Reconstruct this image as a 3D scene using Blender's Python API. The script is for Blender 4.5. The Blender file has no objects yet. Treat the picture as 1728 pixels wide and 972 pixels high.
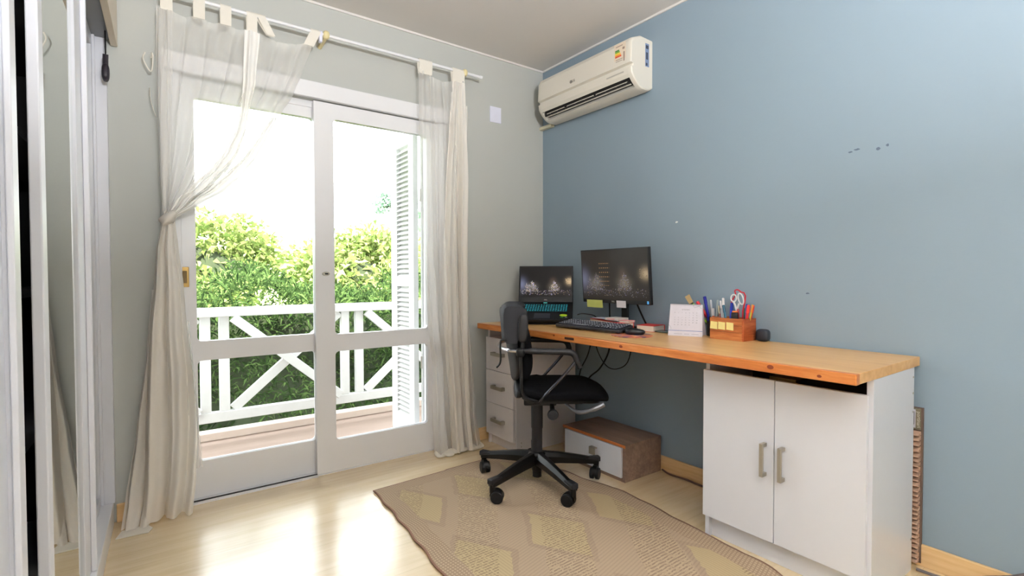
import bpy, bmesh, math, random
from math import sin, cos, pi, radians, sqrt, exp
from mathutils import Vector, Matrix
random.seed(7)
SC = bpy.context.scene
COL = SC.collection

# ------------------------------------------------------------------ camera
cam_data = bpy.data.cameras.new('camera')
cam = bpy.data.objects.new('camera', cam_data); COL.objects.link(cam)
yaw, pitch, roll = radians(36.169), radians(-1.336), radians(-0.114)
F = Vector((sin(yaw)*cos(pitch), cos(yaw)*cos(pitch), sin(pitch)))
R0 = Vector((cos(yaw), -sin(yaw), 0)); U0 = R0.cross(F)
R_ = R0*cos(roll)+U0*sin(roll); U_ = U0*cos(roll)-R0*sin(roll)
M = Matrix((R_, U_, -F)).transposed().to_4x4()
M.translation = Vector((-2.398, -2.893, 1.108))
cam.matrix_world = M
cam_data.sensor_width = 36; cam_data.lens = 857.96/1728*36
cam_data.clip_start = 0.02; cam_data.clip_end = 300
SC.camera = cam

# ------------------------------------------------------------------ light
SKY = 8.0
world = bpy.data.worlds.new('world'); SC.world = world; world.use_nodes = True
wn = world.node_tree.nodes; bg = wn['Background']
bg.inputs[0].default_value = (0.93, 0.97, 1.0, 1); bg.inputs[1].default_value = SKY

def light(name, kind, loc, energy, color=(1, 1, 1), rot=(0, 0, 0), **kw):
    l = bpy.data.lights.new(name, kind); l.energy = energy; l.color = color
    for k, v in kw.items(): setattr(l, k, v)
    o = bpy.data.objects.new(name, l); COL.objects.link(o); o.location = loc; o.rotation_euler = rot
    return o
light('sun', 'SUN', (0, -5, 10), 30.0, (1, 0.95, 0.82), (radians(38), radians(-8), 0), angle=radians(1.5))
# added fill light, unseen behind the camera, bounced off the ceiling
light('bounce_fill', 'AREA', (-2.2, -3.75, 1.65), 280, (0.97, 0.98, 1.0), (radians(172), 0, 0), shape='DISK', size=0.35)
portal = light('door_portal', 'AREA', (-1.57, 0.16, 1.04), 1, rot=(radians(-90), 0, 0), shape='RECTANGLE', size=1.4, size_y=2.05)
portal.data.cycles.is_portal = True

SC.view_settings.view_transform = 'Standard'; SC.view_settings.look = 'None'
SC.view_settings.gamma = 1; SC.view_settings.exposure = 0.0
SC.view_settings.use_curve_mapping = False
try:
    SC.cycles.use_denoising = True
    SC.cycles.denoiser = 'OPENIMAGEDENOISE'
    SC.cycles.max_bounces = 12; SC.cycles.diffuse_bounces = 6; SC.cycles.transparent_max_bounces = 32
    SC.cycles.glossy_bounces = 6; SC.cycles.sample_clamp_indirect = 8
    SC.cycles.caustics_reflective = False; SC.cycles.caustics_refractive = False
except Exception: pass

# ------------------------------------------------------------------ materials
def srgb(r, g, b):
    f = lambda c: c/12.92 if c <= .04045 else ((c+.055)/1.055)**2.4
    return (f(r/255), f(g/255), f(b/255), 1)

class NT:
    """small helper round a node tree"""
    def __init__(s, m): s.t = m.node_tree; s.n = s.t.nodes; s.l = s.t.links
    def new(s, ty, **kw):
        n = s.n.new(ty)
        for k, v in kw.items():
            if hasattr(n, k): setattr(n, k, v)
        return n
    def put(s, sock, v):
        if hasattr(v, 'is_output') or isinstance(v, bpy.types.NodeSocket): s.l.new(v, sock)
        else: sock.default_value = v
    def m(s, op, a, b=0.0, c=None):
        n = s.new('ShaderNodeMath', operation=op); s.put(n.inputs[0], a); s.put(n.inputs[1], b)
        if c is not None: s.put(n.inputs[2], c)
        return n.outputs[0]
    def mix(s, f, a, b, blend='MIX'):
        n = s.new('ShaderNodeMix', data_type='RGBA', blend_type=blend)
        s.put(n.inputs[0], f); s.put(n.inputs[6], a); s.put(n.inputs[7], b)
        return n.outputs[2]
    def noise(s, vec, scale, detail=3, rough=.5, out=0):
        n = s.new('ShaderNodeTexNoise'); s.put(n.inputs['Vector'], vec)
        n.inputs['Scale'].default_value = scale; n.inputs['Detail'].default_value = detail; n.inputs['Roughness'].default_value = rough
        return n.outputs[out]
    def ramp(s, f, stops):
        n = s.new('ShaderNodeValToRGB'); s.put(n.inputs[0], f); e = n.color_ramp.elements
        while len(e) < len(stops): e.new(.5)
        for i, (p, c) in enumerate(stops): e[i].position = p; e[i].color = c
        return n.outputs[0]
    def coord(s, which='Object', scale=(1, 1, 1), rot=(0, 0, 0), loc=(0, 0, 0)):
        tc = s.new('ShaderNodeTexCoord'); mp = s.new('ShaderNodeMapping')
        s.l.new(tc.outputs[which], mp.inputs[0])
        mp.inputs['Scale'].default_value = scale; mp.inputs['Rotation'].default_value = rot; mp.inputs['Location'].default_value = loc
        return mp.outputs[0]
    def xyz(s, v):
        n = s.new('ShaderNodeSeparateXYZ'); s.put(n.inputs[0], v); return n.outputs
    def bump(s, h, strength=.3, dist=.01):
        n = s.new('ShaderNodeBump'); s.put(n.inputs['Height'], h)
        n.inputs['Strength'].default_value = strength; n.inputs['Distance'].default_value = dist
        return n.outputs[0]

MATS = {}
def mat(name, col, rough=.5, metal=0., spec=.5, bump=None, noise=None, emit=None, sheen=0, coat=0):
    """principled material; bump=(scale,strength); noise=(scale,amount) gives a faint mottling"""
    if name in MATS: return MATS[name]
    m = bpy.data.materials.new(name); m.use_nodes = True; t = NT(m)
    p = m.node_tree.nodes['Principled BSDF']; m.diffuse_color = col
    p.inputs['Base Color'].default_value = col; p.inputs['Roughness'].default_value = rough
    p.inputs['Metallic'].default_value = metal; p.inputs['Specular IOR Level'].default_value = spec
    if coat: p.inputs['Coat Weight'].default_value = coat
    if sheen: p.inputs['Sheen Weight'].default_value = sheen
    v = t.coord('Object')
    ns = noise or (30, .04)
    n = t.noise(v, ns[0], 3)
    d = tuple(max(0, c*(1-ns[1]*2)) for c in col[:3])+(1,)
    l = tuple(min(1, c*(1+ns[1])) for c in col[:3])+(1,)
    t.l.new(t.mix(n, d, l), p.inputs['Base Color'])
    if bump:
        t.l.new(t.bump(t.noise(v, bump[0], 4), bump[1], .004), p.inputs['Normal'])
    if emit:
        p.inputs['Emission Color'].default_value = emit[0]; p.inputs['Emission Strength'].default_value = emit[1]
    MATS[name] = m
    return m

def wood(name, c1, c2, c3, axis='y', scale=1.0, rough=.45, plank=0, spec=.4, knots=True):
    m = bpy.data.materials.new(name); m.use_nodes = True; t = NT(m); p = m.node_tree.nodes['Principled BSDF']
    st = {'x': (1.2, 14, 14), 'y': (14, 1.2, 14), 'z': (14, 14, 1.2)}[axis]
    v = t.coord('Object', tuple(a*scale for a in st))
    n1 = t.noise(v, 1.3, 5, .6); n2 = t.noise(v, 5, 4, .6)
    f = t.m('ADD', t.m('MULTIPLY', n1, .65), t.m('MULTIPLY', n2, .35))
    c = t.ramp(f, [(.3, c1), (.5, c2), (.68, c3)])
    if plank:
        o = t.coord('Object'); x = t.xyz(o)
        a = x[1] if axis == 'x' else x[0]
        cell = t.m('FLOOR', t.m('DIVIDE', a, plank))
        wn_ = t.new('ShaderNodeTexWhiteNoise', noise_dimensions='1D'); t.l.new(cell, wn_.inputs['W'])
        c = t.mix(t.m('MULTIPLY', wn_.outputs[0], .22), c, c1)
        fr = t.m('FRACT', t.m('DIVIDE', a, plank))
        line = t.m('LESS_THAN', fr, .012)
        c = t.mix(t.m('MULTIPLY', line, .25), c, tuple(q*.5 for q in c1[:3])+(1,))
    t.l.new(c, p.inputs['Base Color'])
    p.inputs['Roughness'].default_value = rough; p.inputs['Specular IOR Level'].default_value = spec
    t.l.new(t.bump(n2, .08, .002), p.inputs['Normal'])
    MATS[name] = m
    return m

def cloth_mat(name, col, opacity, trans=.5):
    m = bpy.data.materials.new(name); m.use_nodes = True; t = NT(m); t.n.clear()
    out = t.new('ShaderNodeOutputMaterial'); d = t.new('ShaderNodeBsdfDiffuse'); tl = t.new('ShaderNodeBsdfTranslucent'); tr = t.new('ShaderNodeBsdfTransparent')
    v = t.coord('Object', (1, 1, .25)); n = t.noise(v, 300, 2)
    c = t.mix(n, tuple(q*.95 for q in col[:3])+(1,), col)
    for b in (d, tl): t.l.new(c, b.inputs[0])
    a = t.new('ShaderNodeMixShader'); a.inputs[0].default_value = trans; t.l.new(d.outputs[0], a.inputs[1]); t.l.new(tl.outputs[0], a.inputs[2])
    b = t.new('ShaderNodeMixShader')
    b.inputs[0].default_value = opacity
    t.l.new(tr.outputs[0], b.inputs[1]); t.l.new(a.outputs[0], b.inputs[2]); t.l.new(b.outputs[0], out.inputs[0])
    MATS[name] = m
    return m

def glass_mat():
    m = bpy.data.materials.new('thin_glass'); m.use_nodes = True; t = NT(m); t.n.clear()
    out = t.new('ShaderNodeOutputMaterial'); g = t.new('ShaderNodeBsdfGlossy'); tr = t.new('ShaderNodeBsdfTransparent')
    g.inputs['Roughness'].default_value = .02; tr.inputs[0].default_value = (.97, .985, .98, 1)
    f = t.new('ShaderNodeFresnel'); f.inputs[0].default_value = 1.25
    mx = t.new('ShaderNodeMixShader'); t.l.new(f.outputs[0], mx.inputs[0]); t.l.new(tr.outputs[0], mx.inputs[1]); t.l.new(g.outputs[0], mx.inputs[2])
    t.l.new(mx.outputs[0], out.inputs[0]); return m

BLUE = mat('blue_wall_paint', srgb(132, 149, 162), .55, spec=.3, bump=(60, .08), noise=(1.2, .015))
GREY = mat('grey_wall_paint', srgb(180, 182, 178), .6, spec=.3, bump=(60, .08), noise=(1.5, .015))
CEIL = mat('ceiling_paint', srgb(214, 210, 206), .7, spec=.2, noise=(1.5, .015))
WHITE = mat('white_gloss_paint', srgb(226, 226, 229), .35, bump=(25, .05), noise=(8, .01))
WHITE2 = mat('white_laminate', srgb(220, 222, 230), .28, noise=(20, .008))
WHITE3 = mat('outdoor_white_paint', srgb(206, 206, 204), .5, bump=(40, .05))
ALU = mat('white_aluminium', srgb(216, 217, 224), .35, noise=(10, .01))
PLW = mat('air_conditioner_plastic', srgb(216, 211, 200), .4, noise=(6, .01))
PLY = mat('yellowed_plastic', srgb(206, 200, 176), .5)
DARK = mat('dark_gap', srgb(22, 20, 18), .7)
BLK = mat('black_plastic', srgb(13, 13, 15), .5, spec=.3)
BLKF = mat('black_fabric', srgb(7, 7, 10), .9, spec=.1, bump=(900, .35))
GRP = mat('graphite_plastic', srgb(26, 26, 30), .5, spec=.35)
COVM = mat('graphite_cover', srgb(44, 45, 50), .65, spec=.2)
BASEM = mat('glossy_black_nylon', srgb(5, 5, 6), .34, spec=.35)
STEEL = mat('chrome', srgb(205, 205, 215), .18, metal=1)
NICK = mat('brushed_nickel', srgb(178, 172, 160), .38, metal=.75)
BRASS = mat('brass', srgb(170, 140, 85), .35, metal=.9)
GLASS = glass_mat()
MIRROR = mat('mirror_silver', (.84, .88, .85, 1), .015, metal=1, noise=(2, .0))
FLOORM = wood('maple_laminate', srgb(208, 184, 146), srgb(222, 200, 162), srgb(232, 212, 176), 'x', .7, .24, plank=.19, spec=.85); FLOORM.node_tree.nodes['Principled BSDF'].inputs['Coat Weight'].default_value = .8; FLOORM.node_tree.nodes['Principled BSDF'].inputs['Coat Roughness'].default_value = .2
TRIMW = wood('pale_pine_trim', srgb(205, 165, 112), srgb(222, 186, 136), srgb(233, 202, 155), 'y', 1, .4)
TRIMX = wood('pale_pine_trim_across', srgb(205, 165, 112), srgb(222, 186, 136), srgb(233, 202, 155), 'x', 1, .4)
TOPW = wood('varnished_pine_top_sheen', srgb(196, 146, 88), srgb(214, 168, 108), srgb(226, 186, 130), 'y', .8, .3, plank=.095)  # pale tone includes the varnish sheen, painted into the wood colour
EDGEW = wood('orange_pine_edge', srgb(150, 82, 38), srgb(190, 114, 58), srgb(218, 150, 86), 'y', 1.3, .35)
BOXW = wood('walnut_board', srgb(98, 78, 66), srgb(120, 97, 83), srgb(140, 116, 99), 'y', 1.3, .5)
EDGE2 = wood('worn_orange_edge', srgb(140, 76, 38), srgb(176, 98, 50), srgb(200, 122, 66), 'y', 2, .5)
ORGW = wood('honey_pallet_wood', srgb(128, 66, 30), srgb(172, 100, 52), srgb(200, 132, 76), 'y', 2.5, .45)
ORGE = wood('reddish_end_wood', srgb(110, 44, 20), srgb(160, 76, 38), srgb(188, 110, 62), 'x', 2.5, .45)
SHEER = cloth_mat('sheer_voile', srgb(248, 246, 242), .42, .3)
BAND = cloth_mat('layered_voile', srgb(248, 246, 242), .95, .12)
VOILE2 = cloth_mat('gathered_voile', srgb(250, 245, 238), .80, .2)
HEMM = cloth_mat('voile_hem', srgb(248, 243, 233), .85, .2)

# ------------------------------------------------------------------ mesh helpers
def box(bm, x0, x1, y0, y1, z0, z1, mtx=None):
    vs = [bm.verts.new(Vector((x, y, z)) if mtx is None else mtx @ Vector((x, y, z))) for x in (x0, x1) for y in (y0, y1) for z in (z0, z1)]
    for f in ((0, 1, 3, 2), (4, 6, 7, 5), (0, 4, 5, 1), (2, 3, 7, 6), (0, 2, 6, 4), (1, 5, 7, 3)):
        bm.faces.new([vs[i] for i in f])
def frame_of(a, b):
    d = (b-a).normalized(); up = Vector((0, 0, 1)) if abs(d.z) < .95 else Vector((1, 0, 0))
    s = d.cross(up).normalized(); return s, s.cross(d).normalized()
def tube(bm, pts, r, n=10, cap=True, flat=1.0):
    """round bar along pts; r a number or one per point"""
    pts = [Vector(p) for p in pts]; rs = r if isinstance(r, (list, tuple)) else [r]*len(pts)
    rings = []; s0 = None
    for i, p in enumerate(pts):
        a = pts[max(0, i-1)]; b = pts[min(len(pts)-1, i+1)]; d = (b-a).normalized()
        if s0 is None: s, u = frame_of(a, b)
        else:
            s = (s0-d*s0.dot(d)).normalized(); u = s.cross(d).normalized()
        s0 = s
        rings.append([bm.verts.new(p+(s*cos(2*pi*k/n)+u*sin(2*pi*k/n)*flat)*rs[i]) for k in range(n)])
    for i in range(len(rings)-1):
        for k in range(n):
            bm.faces.new((rings[i][k], rings[i][(k+1) % n], rings[i+1][(k+1) % n], rings[i+1][k]))
    if cap:
        bm.faces.new(rings[0][::-1]); bm.faces.new(rings[-1])
def smooth_path(pts, sub=6):
    pts = [Vector(p) for p in pts]; out = []
    for i in range(len(pts)-1):
        p0 = pts[max(0, i-1)]; p1 = pts[i]; p2 = pts[i+1]; p3 = pts[min(len(pts)-1, i+2)]
        for k in range(sub):
            t = k/sub
            out.append(.5*((2*p1)+(p2-p0)*t+(2*p0-5*p1+4*p2-p3)*t*t+(3*p1-p0-3*p2+p3)*t**3))
    out.append(pts[-1]); return out
def lathe(bm, prof, c=(0, 0, 0), n=24, mtx=None):
    rings = []
    for r, z in prof:
        ring = []
        for k in range(n):
            v = Vector((r*cos(2*pi*k/n), r*sin(2*pi*k/n), z))
            ring.append(bm.verts.new((mtx @ v if mtx else v)+Vector(c)))
        rings.append(ring)
    for i in range(len(rings)-1):
        for k in range(n): bm.faces.new((rings[i][k], rings[i][(k+1) % n], rings[i+1][(k+1) % n], rings[i+1][k]))
    bm.faces.new(rings[0][::-1]); bm.faces.new(rings[-1])
def prism(bm, prof, axis, a, b, mtx=None):
    """extrude a closed outline; axis 'y': prof=(x,z), 'x': prof=(y,z), 'z': prof=(x,y)"""
    f = {'y': lambda p, t: (p[0], t, p[1]), 'x': lambda p, t: (t, p[0], p[1]), 'z': lambda p, t: (p[0], p[1], t)}[axis]
    V = lambda p, t: (mtx @ Vector(f(p, t))) if mtx else Vector(f(p, t))
    A = [bm.verts.new(V(p, a)) for p in prof]; B = [bm.verts.new(V(p, b)) for p in prof]; n = len(prof)
    for i in range(n): bm.faces.new((A[i], A[(i+1) % n], B[(i+1) % n], B[i]))
    bm.faces.new(A[::-1]); bm.faces.new(B)
def superbox(bm, c, half, p=4, nu=28, nv=16, fn=None):
    """rounded cushion-like body"""
    rings = []
    sg = lambda v: (abs(v)**(2/p))*(1 if v >= 0 else -1)
    for j in range(nv+1):
        ph = -pi/2+pi*j/nv; ring = []
        for k in range(nu):
            th = 2*pi*k/nu
            v = Vector((sg(cos(ph))*sg(cos(th))*half[0], sg(cos(ph))*sg(sin(th))*half[1], sg(sin(ph))*half[2]))
            if fn: v = fn(v)
            ring.append(v+Vector(c))
        rings.append(ring)
    top = bm.verts.new(sum(rings[-1], Vector())/nu); bot = bm.verts.new(sum(rings[0], Vector())/nu)
    R = [[bm.verts.new(v) for v in r] for r in rings[1:-1]]
    for i in range(len(R)-1):
        for k in range(nu): bm.faces.new((R[i][k], R[i][(k+1) % nu], R[i+1][(k+1) % nu], R[i+1][k]))
    for k in range(nu):
        bm.faces.new((bot, R[0][(k+1) % nu], R[0][k])); bm.faces.new((top, R[-1][k], R[-1][(k+1) % nu]))

ORG = {}
def link(name, me, m, parent=None, local=False, loc=None):
    o = bpy.data.objects.new(name, me); COL.objects.link(o)
    if m: me.materials.append(m)
    if parent:
        o.parent = parent; ORG[o.name] = ORG[parent.name]
    else:
        ORG[o.name] = Vector(loc) if loc else Vector((0, 0, 0)); o.location = ORG[o.name]
    return o
def obj(name, bm, m, parent=None, local=False, loc=None, bevel=0, smooth=False, base=True, solid=0, sharp=35):
    bmesh.ops.recalc_face_normals(bm, faces=bm.faces)
    if parent is None and loc is None and base and not local:
        xs = [v.co.x for v in bm.verts]; ys = [v.co.y for v in bm.verts]; zs = [v.co.z for v in bm.verts]
        loc = ((min(xs)+max(xs))/2, (min(ys)+max(ys))/2, min(zs))
    if not local:
        off = ORG[parent.name] if parent else Vector(loc or (0, 0, 0))
        bmesh.ops.translate(bm, verts=bm.verts, vec=-off)
    if smooth:
        for f in bm.faces: f.smooth = True
        for e in bm.edges:
            if len(e.link_faces) == 2 and e.calc_face_angle(0) > radians(sharp): e.smooth = False
    me = bpy.data.meshes.new(name); bm.to_mesh(me); bm.free()
    o = link(name, me, m, parent, local, loc)
    if solid:
        s = o.modifiers.new('solid', 'SOLIDIFY'); s.thickness = solid; s.offset = 0
    if bevel:
        b = o.modifiers.new('bevel', 'BEVEL'); b.width = bevel; b.segments = 2; b.limit_method = 'ANGLE'; b.angle_limit = radians(40)
    return o
def B(*boxes):
    bm = bmesh.new()
    for b in boxes: box(bm, *b)
    return bm
def T(pts, r, n=10, **k):
    bm = bmesh.new(); tube(bm, pts, r, n, **k); return bm
def tag(o, label=None, cat=None, group=None, kind=None):
    if label: o['label'] = label
    if cat: o['category'] = cat
    if group: o['group'] = group
    if kind: o['kind'] = kind
    return o
def thing(name, label, cat, loc=(0, 0, 0), rotz=0, group=None, kind=None):
    o = bpy.data.objects.new(name, None); COL.objects.link(o); o.location = loc; o.rotation_euler = (0, 0, rotz)
    o.empty_display_size = .1
    ORG[o.name] = Vector(loc); return tag(o, label, cat, group, kind)
def struct(name, bm, m, **k): return tag(obj(name, bm, m, base=False, **k), kind='structure')
def text(name, s, size, m, parent, mtx, ext=.0004, local=False, kind=None):
    c = bpy.data.curves.new(name, 'FONT'); c.body = s; c.size = size; c.extrude = ext; c.align_x = 'CENTER'; c.align_y = 'CENTER'
    c.resolution_u = 2
    t = bpy.data.objects.new(name, c); COL.objects.link(t)
    dg = bpy.context.evaluated_depsgraph_get(); me = bpy.data.meshes.new_from_object(t.evaluated_get(dg))
    bpy.data.objects.remove(t); bpy.data.curves.remove(c)
    me.transform(mtx)
    if not local: me.transform(Matrix.Translation(-ORG[parent.name]))
    me.materials.clear()
    return link(name, me, m, parent)
def basis(origin, xdir, ydir):
    x = Vector(xdir).normalized(); y = Vector(ydir).normalized(); z = x.cross(y)
    m = Matrix((x, y, z)).transposed().to_4x4(); m.translation = Vector(origin); return m
def plate(name, outer, holes, y0, y1, m, parent, rad=.0):
    """flat board in the xz plane with rectangular, round-cornered openings"""
    c = bpy.data.curves.new(name, 'CURVE'); c.dimensions = '2D'; c.fill_mode = 'BOTH'; c.extrude = (y1-y0)/2; c.resolution_u = 1
    def ring(x0, x1, z0, z1, r):
        pts = []
        if r <= 0: pts = [(x0, z0), (x1, z0), (x1, z1), (x0, z1)]
        else:
            for cx, cz, a0 in ((x1-r, z0+r, -90), (x1-r, z1-r, 0), (x0+r, z1-r, 90), (x0+r, z0+r, 180)):
                for k in range(6):
                    a = radians(a0+90*k/5); pts.append((cx+r*cos(a), cz+r*sin(a)))
        s = c.splines.new('POLY'); s.points.add(len(pts)-1)
        for i, p in enumerate(pts): s.points[i].co = (p[0], p[1], 0, 1)
        s.use_cyclic_u = True
    ring(*outer, 0)
    for h in holes: ring(*h, rad)
    t = bpy.data.objects.new(name, c); COL.objects.link(t)
    dg = bpy.context.evaluated_depsgraph_get(); me = bpy.data.meshes.new_from_object(t.evaluated_get(dg))
    bpy.data.objects.remove(t); bpy.data.curves.remove(c)
    me.transform(Matrix.Translation((0, (y0+y1)/2, 0)) @ Matrix.Rotation(radians(90), 4, 'X'))
    me.transform(Matrix.Translation(-ORG[parent.name])); me.materials.clear()
    return link(name, me, m, parent)

# ------------------------------------------------------------------ room shell
H = 2.6; XL = -3.2; YF = -4.4; DX0, DX1, DZ = -2.27, -0.86, 2.075
struct('floor', B((XL, 0, YF, 0, -.1, 0)), FLOORM)
struct('ceiling', B((XL-.15, .15, YF-.15, .15, H, H+.15)), CEIL)
struct('wall_back', B((XL-.15, DX0, 0, .15, -.1, H), (DX1, .15, 0, .15, -.1, H), (DX0, DX1, 0, .15, DZ, H)), GREY)
struct('wall_right', B((0, .15, YF, 0, -.1, H)), BLUE)
struct('wall_left', B((XL-.15, XL, YF, 0, -.1, H)), GREY)
struct('wall_front', B((XL-.15, .15, YF-.15, YF, -.1, H)), GREY)
struct('baseboard_right', B((-.014, 0, YF, -.0, 0, .083)), TRIMW, bevel=.003)
struct('baseboard_back', B((-2.5, DX0-.03, -.014, 0, 0, .083), (DX1+.08, -.014, -.014, 0, 0, .083)), TRIMX, bevel=.003)
struct('trim_1', B((-2.5, -.006, -.008, -.0, H-.012, H)), CEIL)
struct('trim_2', B((-.008, 0, YF, -.01, H-.012, H)), CEIL)

# marks and scuffs on the blue wall
def smear(y, z, ry, rz, m, nm='wall_mark', lab=''):
    bm = bmesh.new(); pts = [(y+ry*cos(a)*random.uniform(.6, 1.1), z+rz*sin(a)*random.uniform(.6, 1.1)) for a in [k*pi/5 for k in range(10)]]
    prism(bm, pts, 'x', -.0012, .0); return bm
SCUFF = mat('grey_scuff', srgb(88, 102, 120), .8); FILL = mat('wall_filler', srgb(226, 226, 222), .8)
for (y, z, a, b, m, lab) in [(-2.006, 1.622, .011, .004, SCUFF, 'faint grey scuff on blue wall, leftmost of the high row of marks'), (-2.030, 1.628, .012, .005, SCUFF, 'long grey scuff on blue wall, second of the high row of marks'),
    (-2.104, 1.616, .008, .007, SCUFF, 'round grey scuff on blue wall, third of the high row of marks'), (-2.136, 1.624, .006, .006, SCUFF, 'small dark scuff on blue wall, rightmost of the high row of marks'),
    (-1.843, 1.029, .009, .004, SCUFF, 'small dark scuff low on blue wall, right of the wooden organizer'),
    (-1.156, 1.405, .009, .006, FILL, 'white dab of filler on blue wall above the monitor and calendar')]:
    tag(obj('wall_mark', smear(y, z, a, b, m), m), lab, 'mark')

# ------------------------------------------------------------------ french door
D = thing('door_1', None, None, (DX0, 0, 0), kind='structure')
struct_frame = obj('door_frame', B((DX0-.0, DX0+.035, .0, .15, 0, DZ), (DX1-.035, DX1, .02, .15, 0, DZ), (DX0, DX1, .035, .15, DZ-.035, DZ+.0), (DX0, DX1, .0, .16, -.02, .006)), WHITE, D, bevel=.003)
obj('door_casing', B((DX0-.04, DX1+.06, -.028, 0.0, DZ+.0, 2.162), (DX0-.04, DX0, -.012, .0, 0, DZ), (DX1, DX1+.06, -.012, 0, 0, DZ)), WHITE, D, bevel=.004)
def leaf(x0, x1, holes, y0, y1, par):
    l = plate('door_leaf', (x0, x1, .008, DZ-.006), holes, y0, y1, WHITE, par, .022)
    b = l.modifiers.new('bevel', 'BEVEL'); b.width = .006; b.segments = 2; b.limit_method = 'ANGLE'; b.angle_limit = radians(50)
    for (a, b_, c, d) in holes:
        obj('glass_pane', B((a-.008, b_+.008, (y0+y1)/2+.006, (y0+y1)/2+.010, c-.008, d+.008)), GLASS, l)
    return l
lf = leaf(-2.262, -1.53, [(-2.175, -1.612, .788, 1.985), (-2.175, -1.612, .19, .692)], .046, .082, D)
rf = leaf(-1.621, DX1-.002, [(-1.516, -.942, .782, 1.985), (-1.516, -.942, .183, .686)], .0, .036, D)
obj('door_gap_shade', B((DX0, -1.621, -.001, .012, .004, .012)), DARK, D)  # dark strip stands in for the shaded gap under the leaf
obj('door_sill', B((DX0, -1.621, -.016, .0, 0, .009)), WHITE, D)
bm = bmesh.new(); lathe(bm, [(.0, -.002), (.012, -.002), (.014, .004), (.0, .005)], mtx=Matrix.Diagonal((1.6, 1, 1, 1)))
bm2 = bmesh.new(); prism(bm2, [(-1.564+.021*cos(a), 1.123+.011*sin(a)) for a in [k*pi/8 for k in range(16)]], 'y', -.004, .0); bm.free()
esc = obj('lock_plate', bm2, NICK, rf, bevel=.001)
obj('keyhole', B((-1.57, -1.553, -.0052, -.003, 1.119, 1.127)), DARK, esc)
pull = obj('pull_plate', B((-2.242, -2.205, .041, .046, 1.058, 1.156)), BRASS, lf, bevel=.003)
obj('pull_recess', B((-2.233, -2.214, .0395, .0412, 1.077, 1.137)), mat('dark_brass', srgb(96, 78, 48), .5, .6), pull, bevel=.002)

# ------------------------------------------------------------------ outdoors
TILE = wood('terracotta_balcony_tile', srgb(132, 114, 104), srgb(142, 123, 112), srgb(152, 133, 122), 'x', .5, .6, plank=.3)
struct('floor_balcony', B((-4.0, 1.0, .15, 1.19, -.16, -.02)), TILE)
tag(obj('balcony_kerb', B((-4.0, 1.0, 1.12, 1.22, -.02, .035)), mat('pale_kerb', srgb(216, 200, 188), .7), bevel=.006), 'low pale kerb running along the outer edge of the balcony', 'kerb')
RL = thing('balcony_railing', 'white timber balcony railing with crossed diagonals and paired upright bars', 'railing', (-1.4, 1.06, -.02))
YR = 1.06
obj('top_rail', B((-3.6, .6, YR-.05, YR+.045, .838, .898)), WHITE3, RL, bevel=.006)
obj('bottom_rail', B((-3.6, .6, YR-.025, YR+.025, .125, .193)), WHITE3, RL, bevel=.004)
P_UP = [(-2.055), (-1.944), (-1.122), (-1.01), (-2.99), (-2.88), (-.19), (-.08)]
for x in P_UP: obj('upright_bar', B((x-.031, x+.031, YR-.02, YR+.02, .193, .838)), WHITE3, RL, bevel=.003)
def diag(x0, z0, x1, z1, yo):
    a = Vector((x0, YR+yo, z0)); b = Vector((x1, YR+yo, z1)); L = (b-a).length; ang = math.atan2(z1-z0, x1-x0)
    m = Matrix.Translation((a+b)/2) @ Matrix.Rotation(-ang, 4, 'Y')
    bm = bmesh.new(); box(bm, -L/2, L/2, -.016, .016, -.031, .031, m); obj('diagonal_brace', bm, WHITE3, RL, bevel=.003)
for (x0, x1) in ((-1.912, -1.155), (-.978, -.22), (-2.85, -2.09)):
    xm = (x0+x1)/2+.02
    diag(x0+.02, .20, x1-.01, .83, .0); diag(x0+.02, .83, x1-.01, .20, -.034)
for (x) in (-1.066, -2.0): pass
# louvred shutter folded back against the right reveal
SH = thing('louvred_shutter', 'white louvred timber shutter folded open outside the right door leaf', 'shutter', (-.93, .36, -.01))
LX = -.935
obj('shutter_frame', B((LX-.018, LX+.018, .445, .54, 0, 2.06), (LX-.018, LX+.018, .175, .25, 0, 2.06), (LX-.018, LX+.018, .25, .445, 1.985, 2.06), (LX-.018, LX+.018, .25, .445, 0, .16), (LX-.018, LX+.018, .25, .445, 1.04, 1.10)), WHITE3, SH, bevel=.003)
bm = bmesh.new(); z = .172
while z < 1.975:
    if not (1.03 < z < 1.11):
        box(bm, -.021, .021, .25, .445, -.003, .003, Matrix.Translation((LX, 0, z)) @ Matrix.Rotation(radians(-38), 4, 'Y'))
    z += .0325
obj('louvre_slats', bm, WHITE3, SH)
obj('shutter_back', B((LX+.014, LX+.017, .25, .445, .16, 1.985)), WHITE3, SH)
RV = thing('louvred_shutter', 'plain inner stile of the folded shutter against the door reveal', 'shutter', (-.9, .16, -.01))
obj('stile', B((-.905, -.872, .152, .172, 0, 2.06)), WHITE3, RV, bevel=.003)
for z in (.5, 1.6): obj('hinge', B((-.912, -.905, .152, .165, z, z+.08)), NICK, RV)

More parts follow.
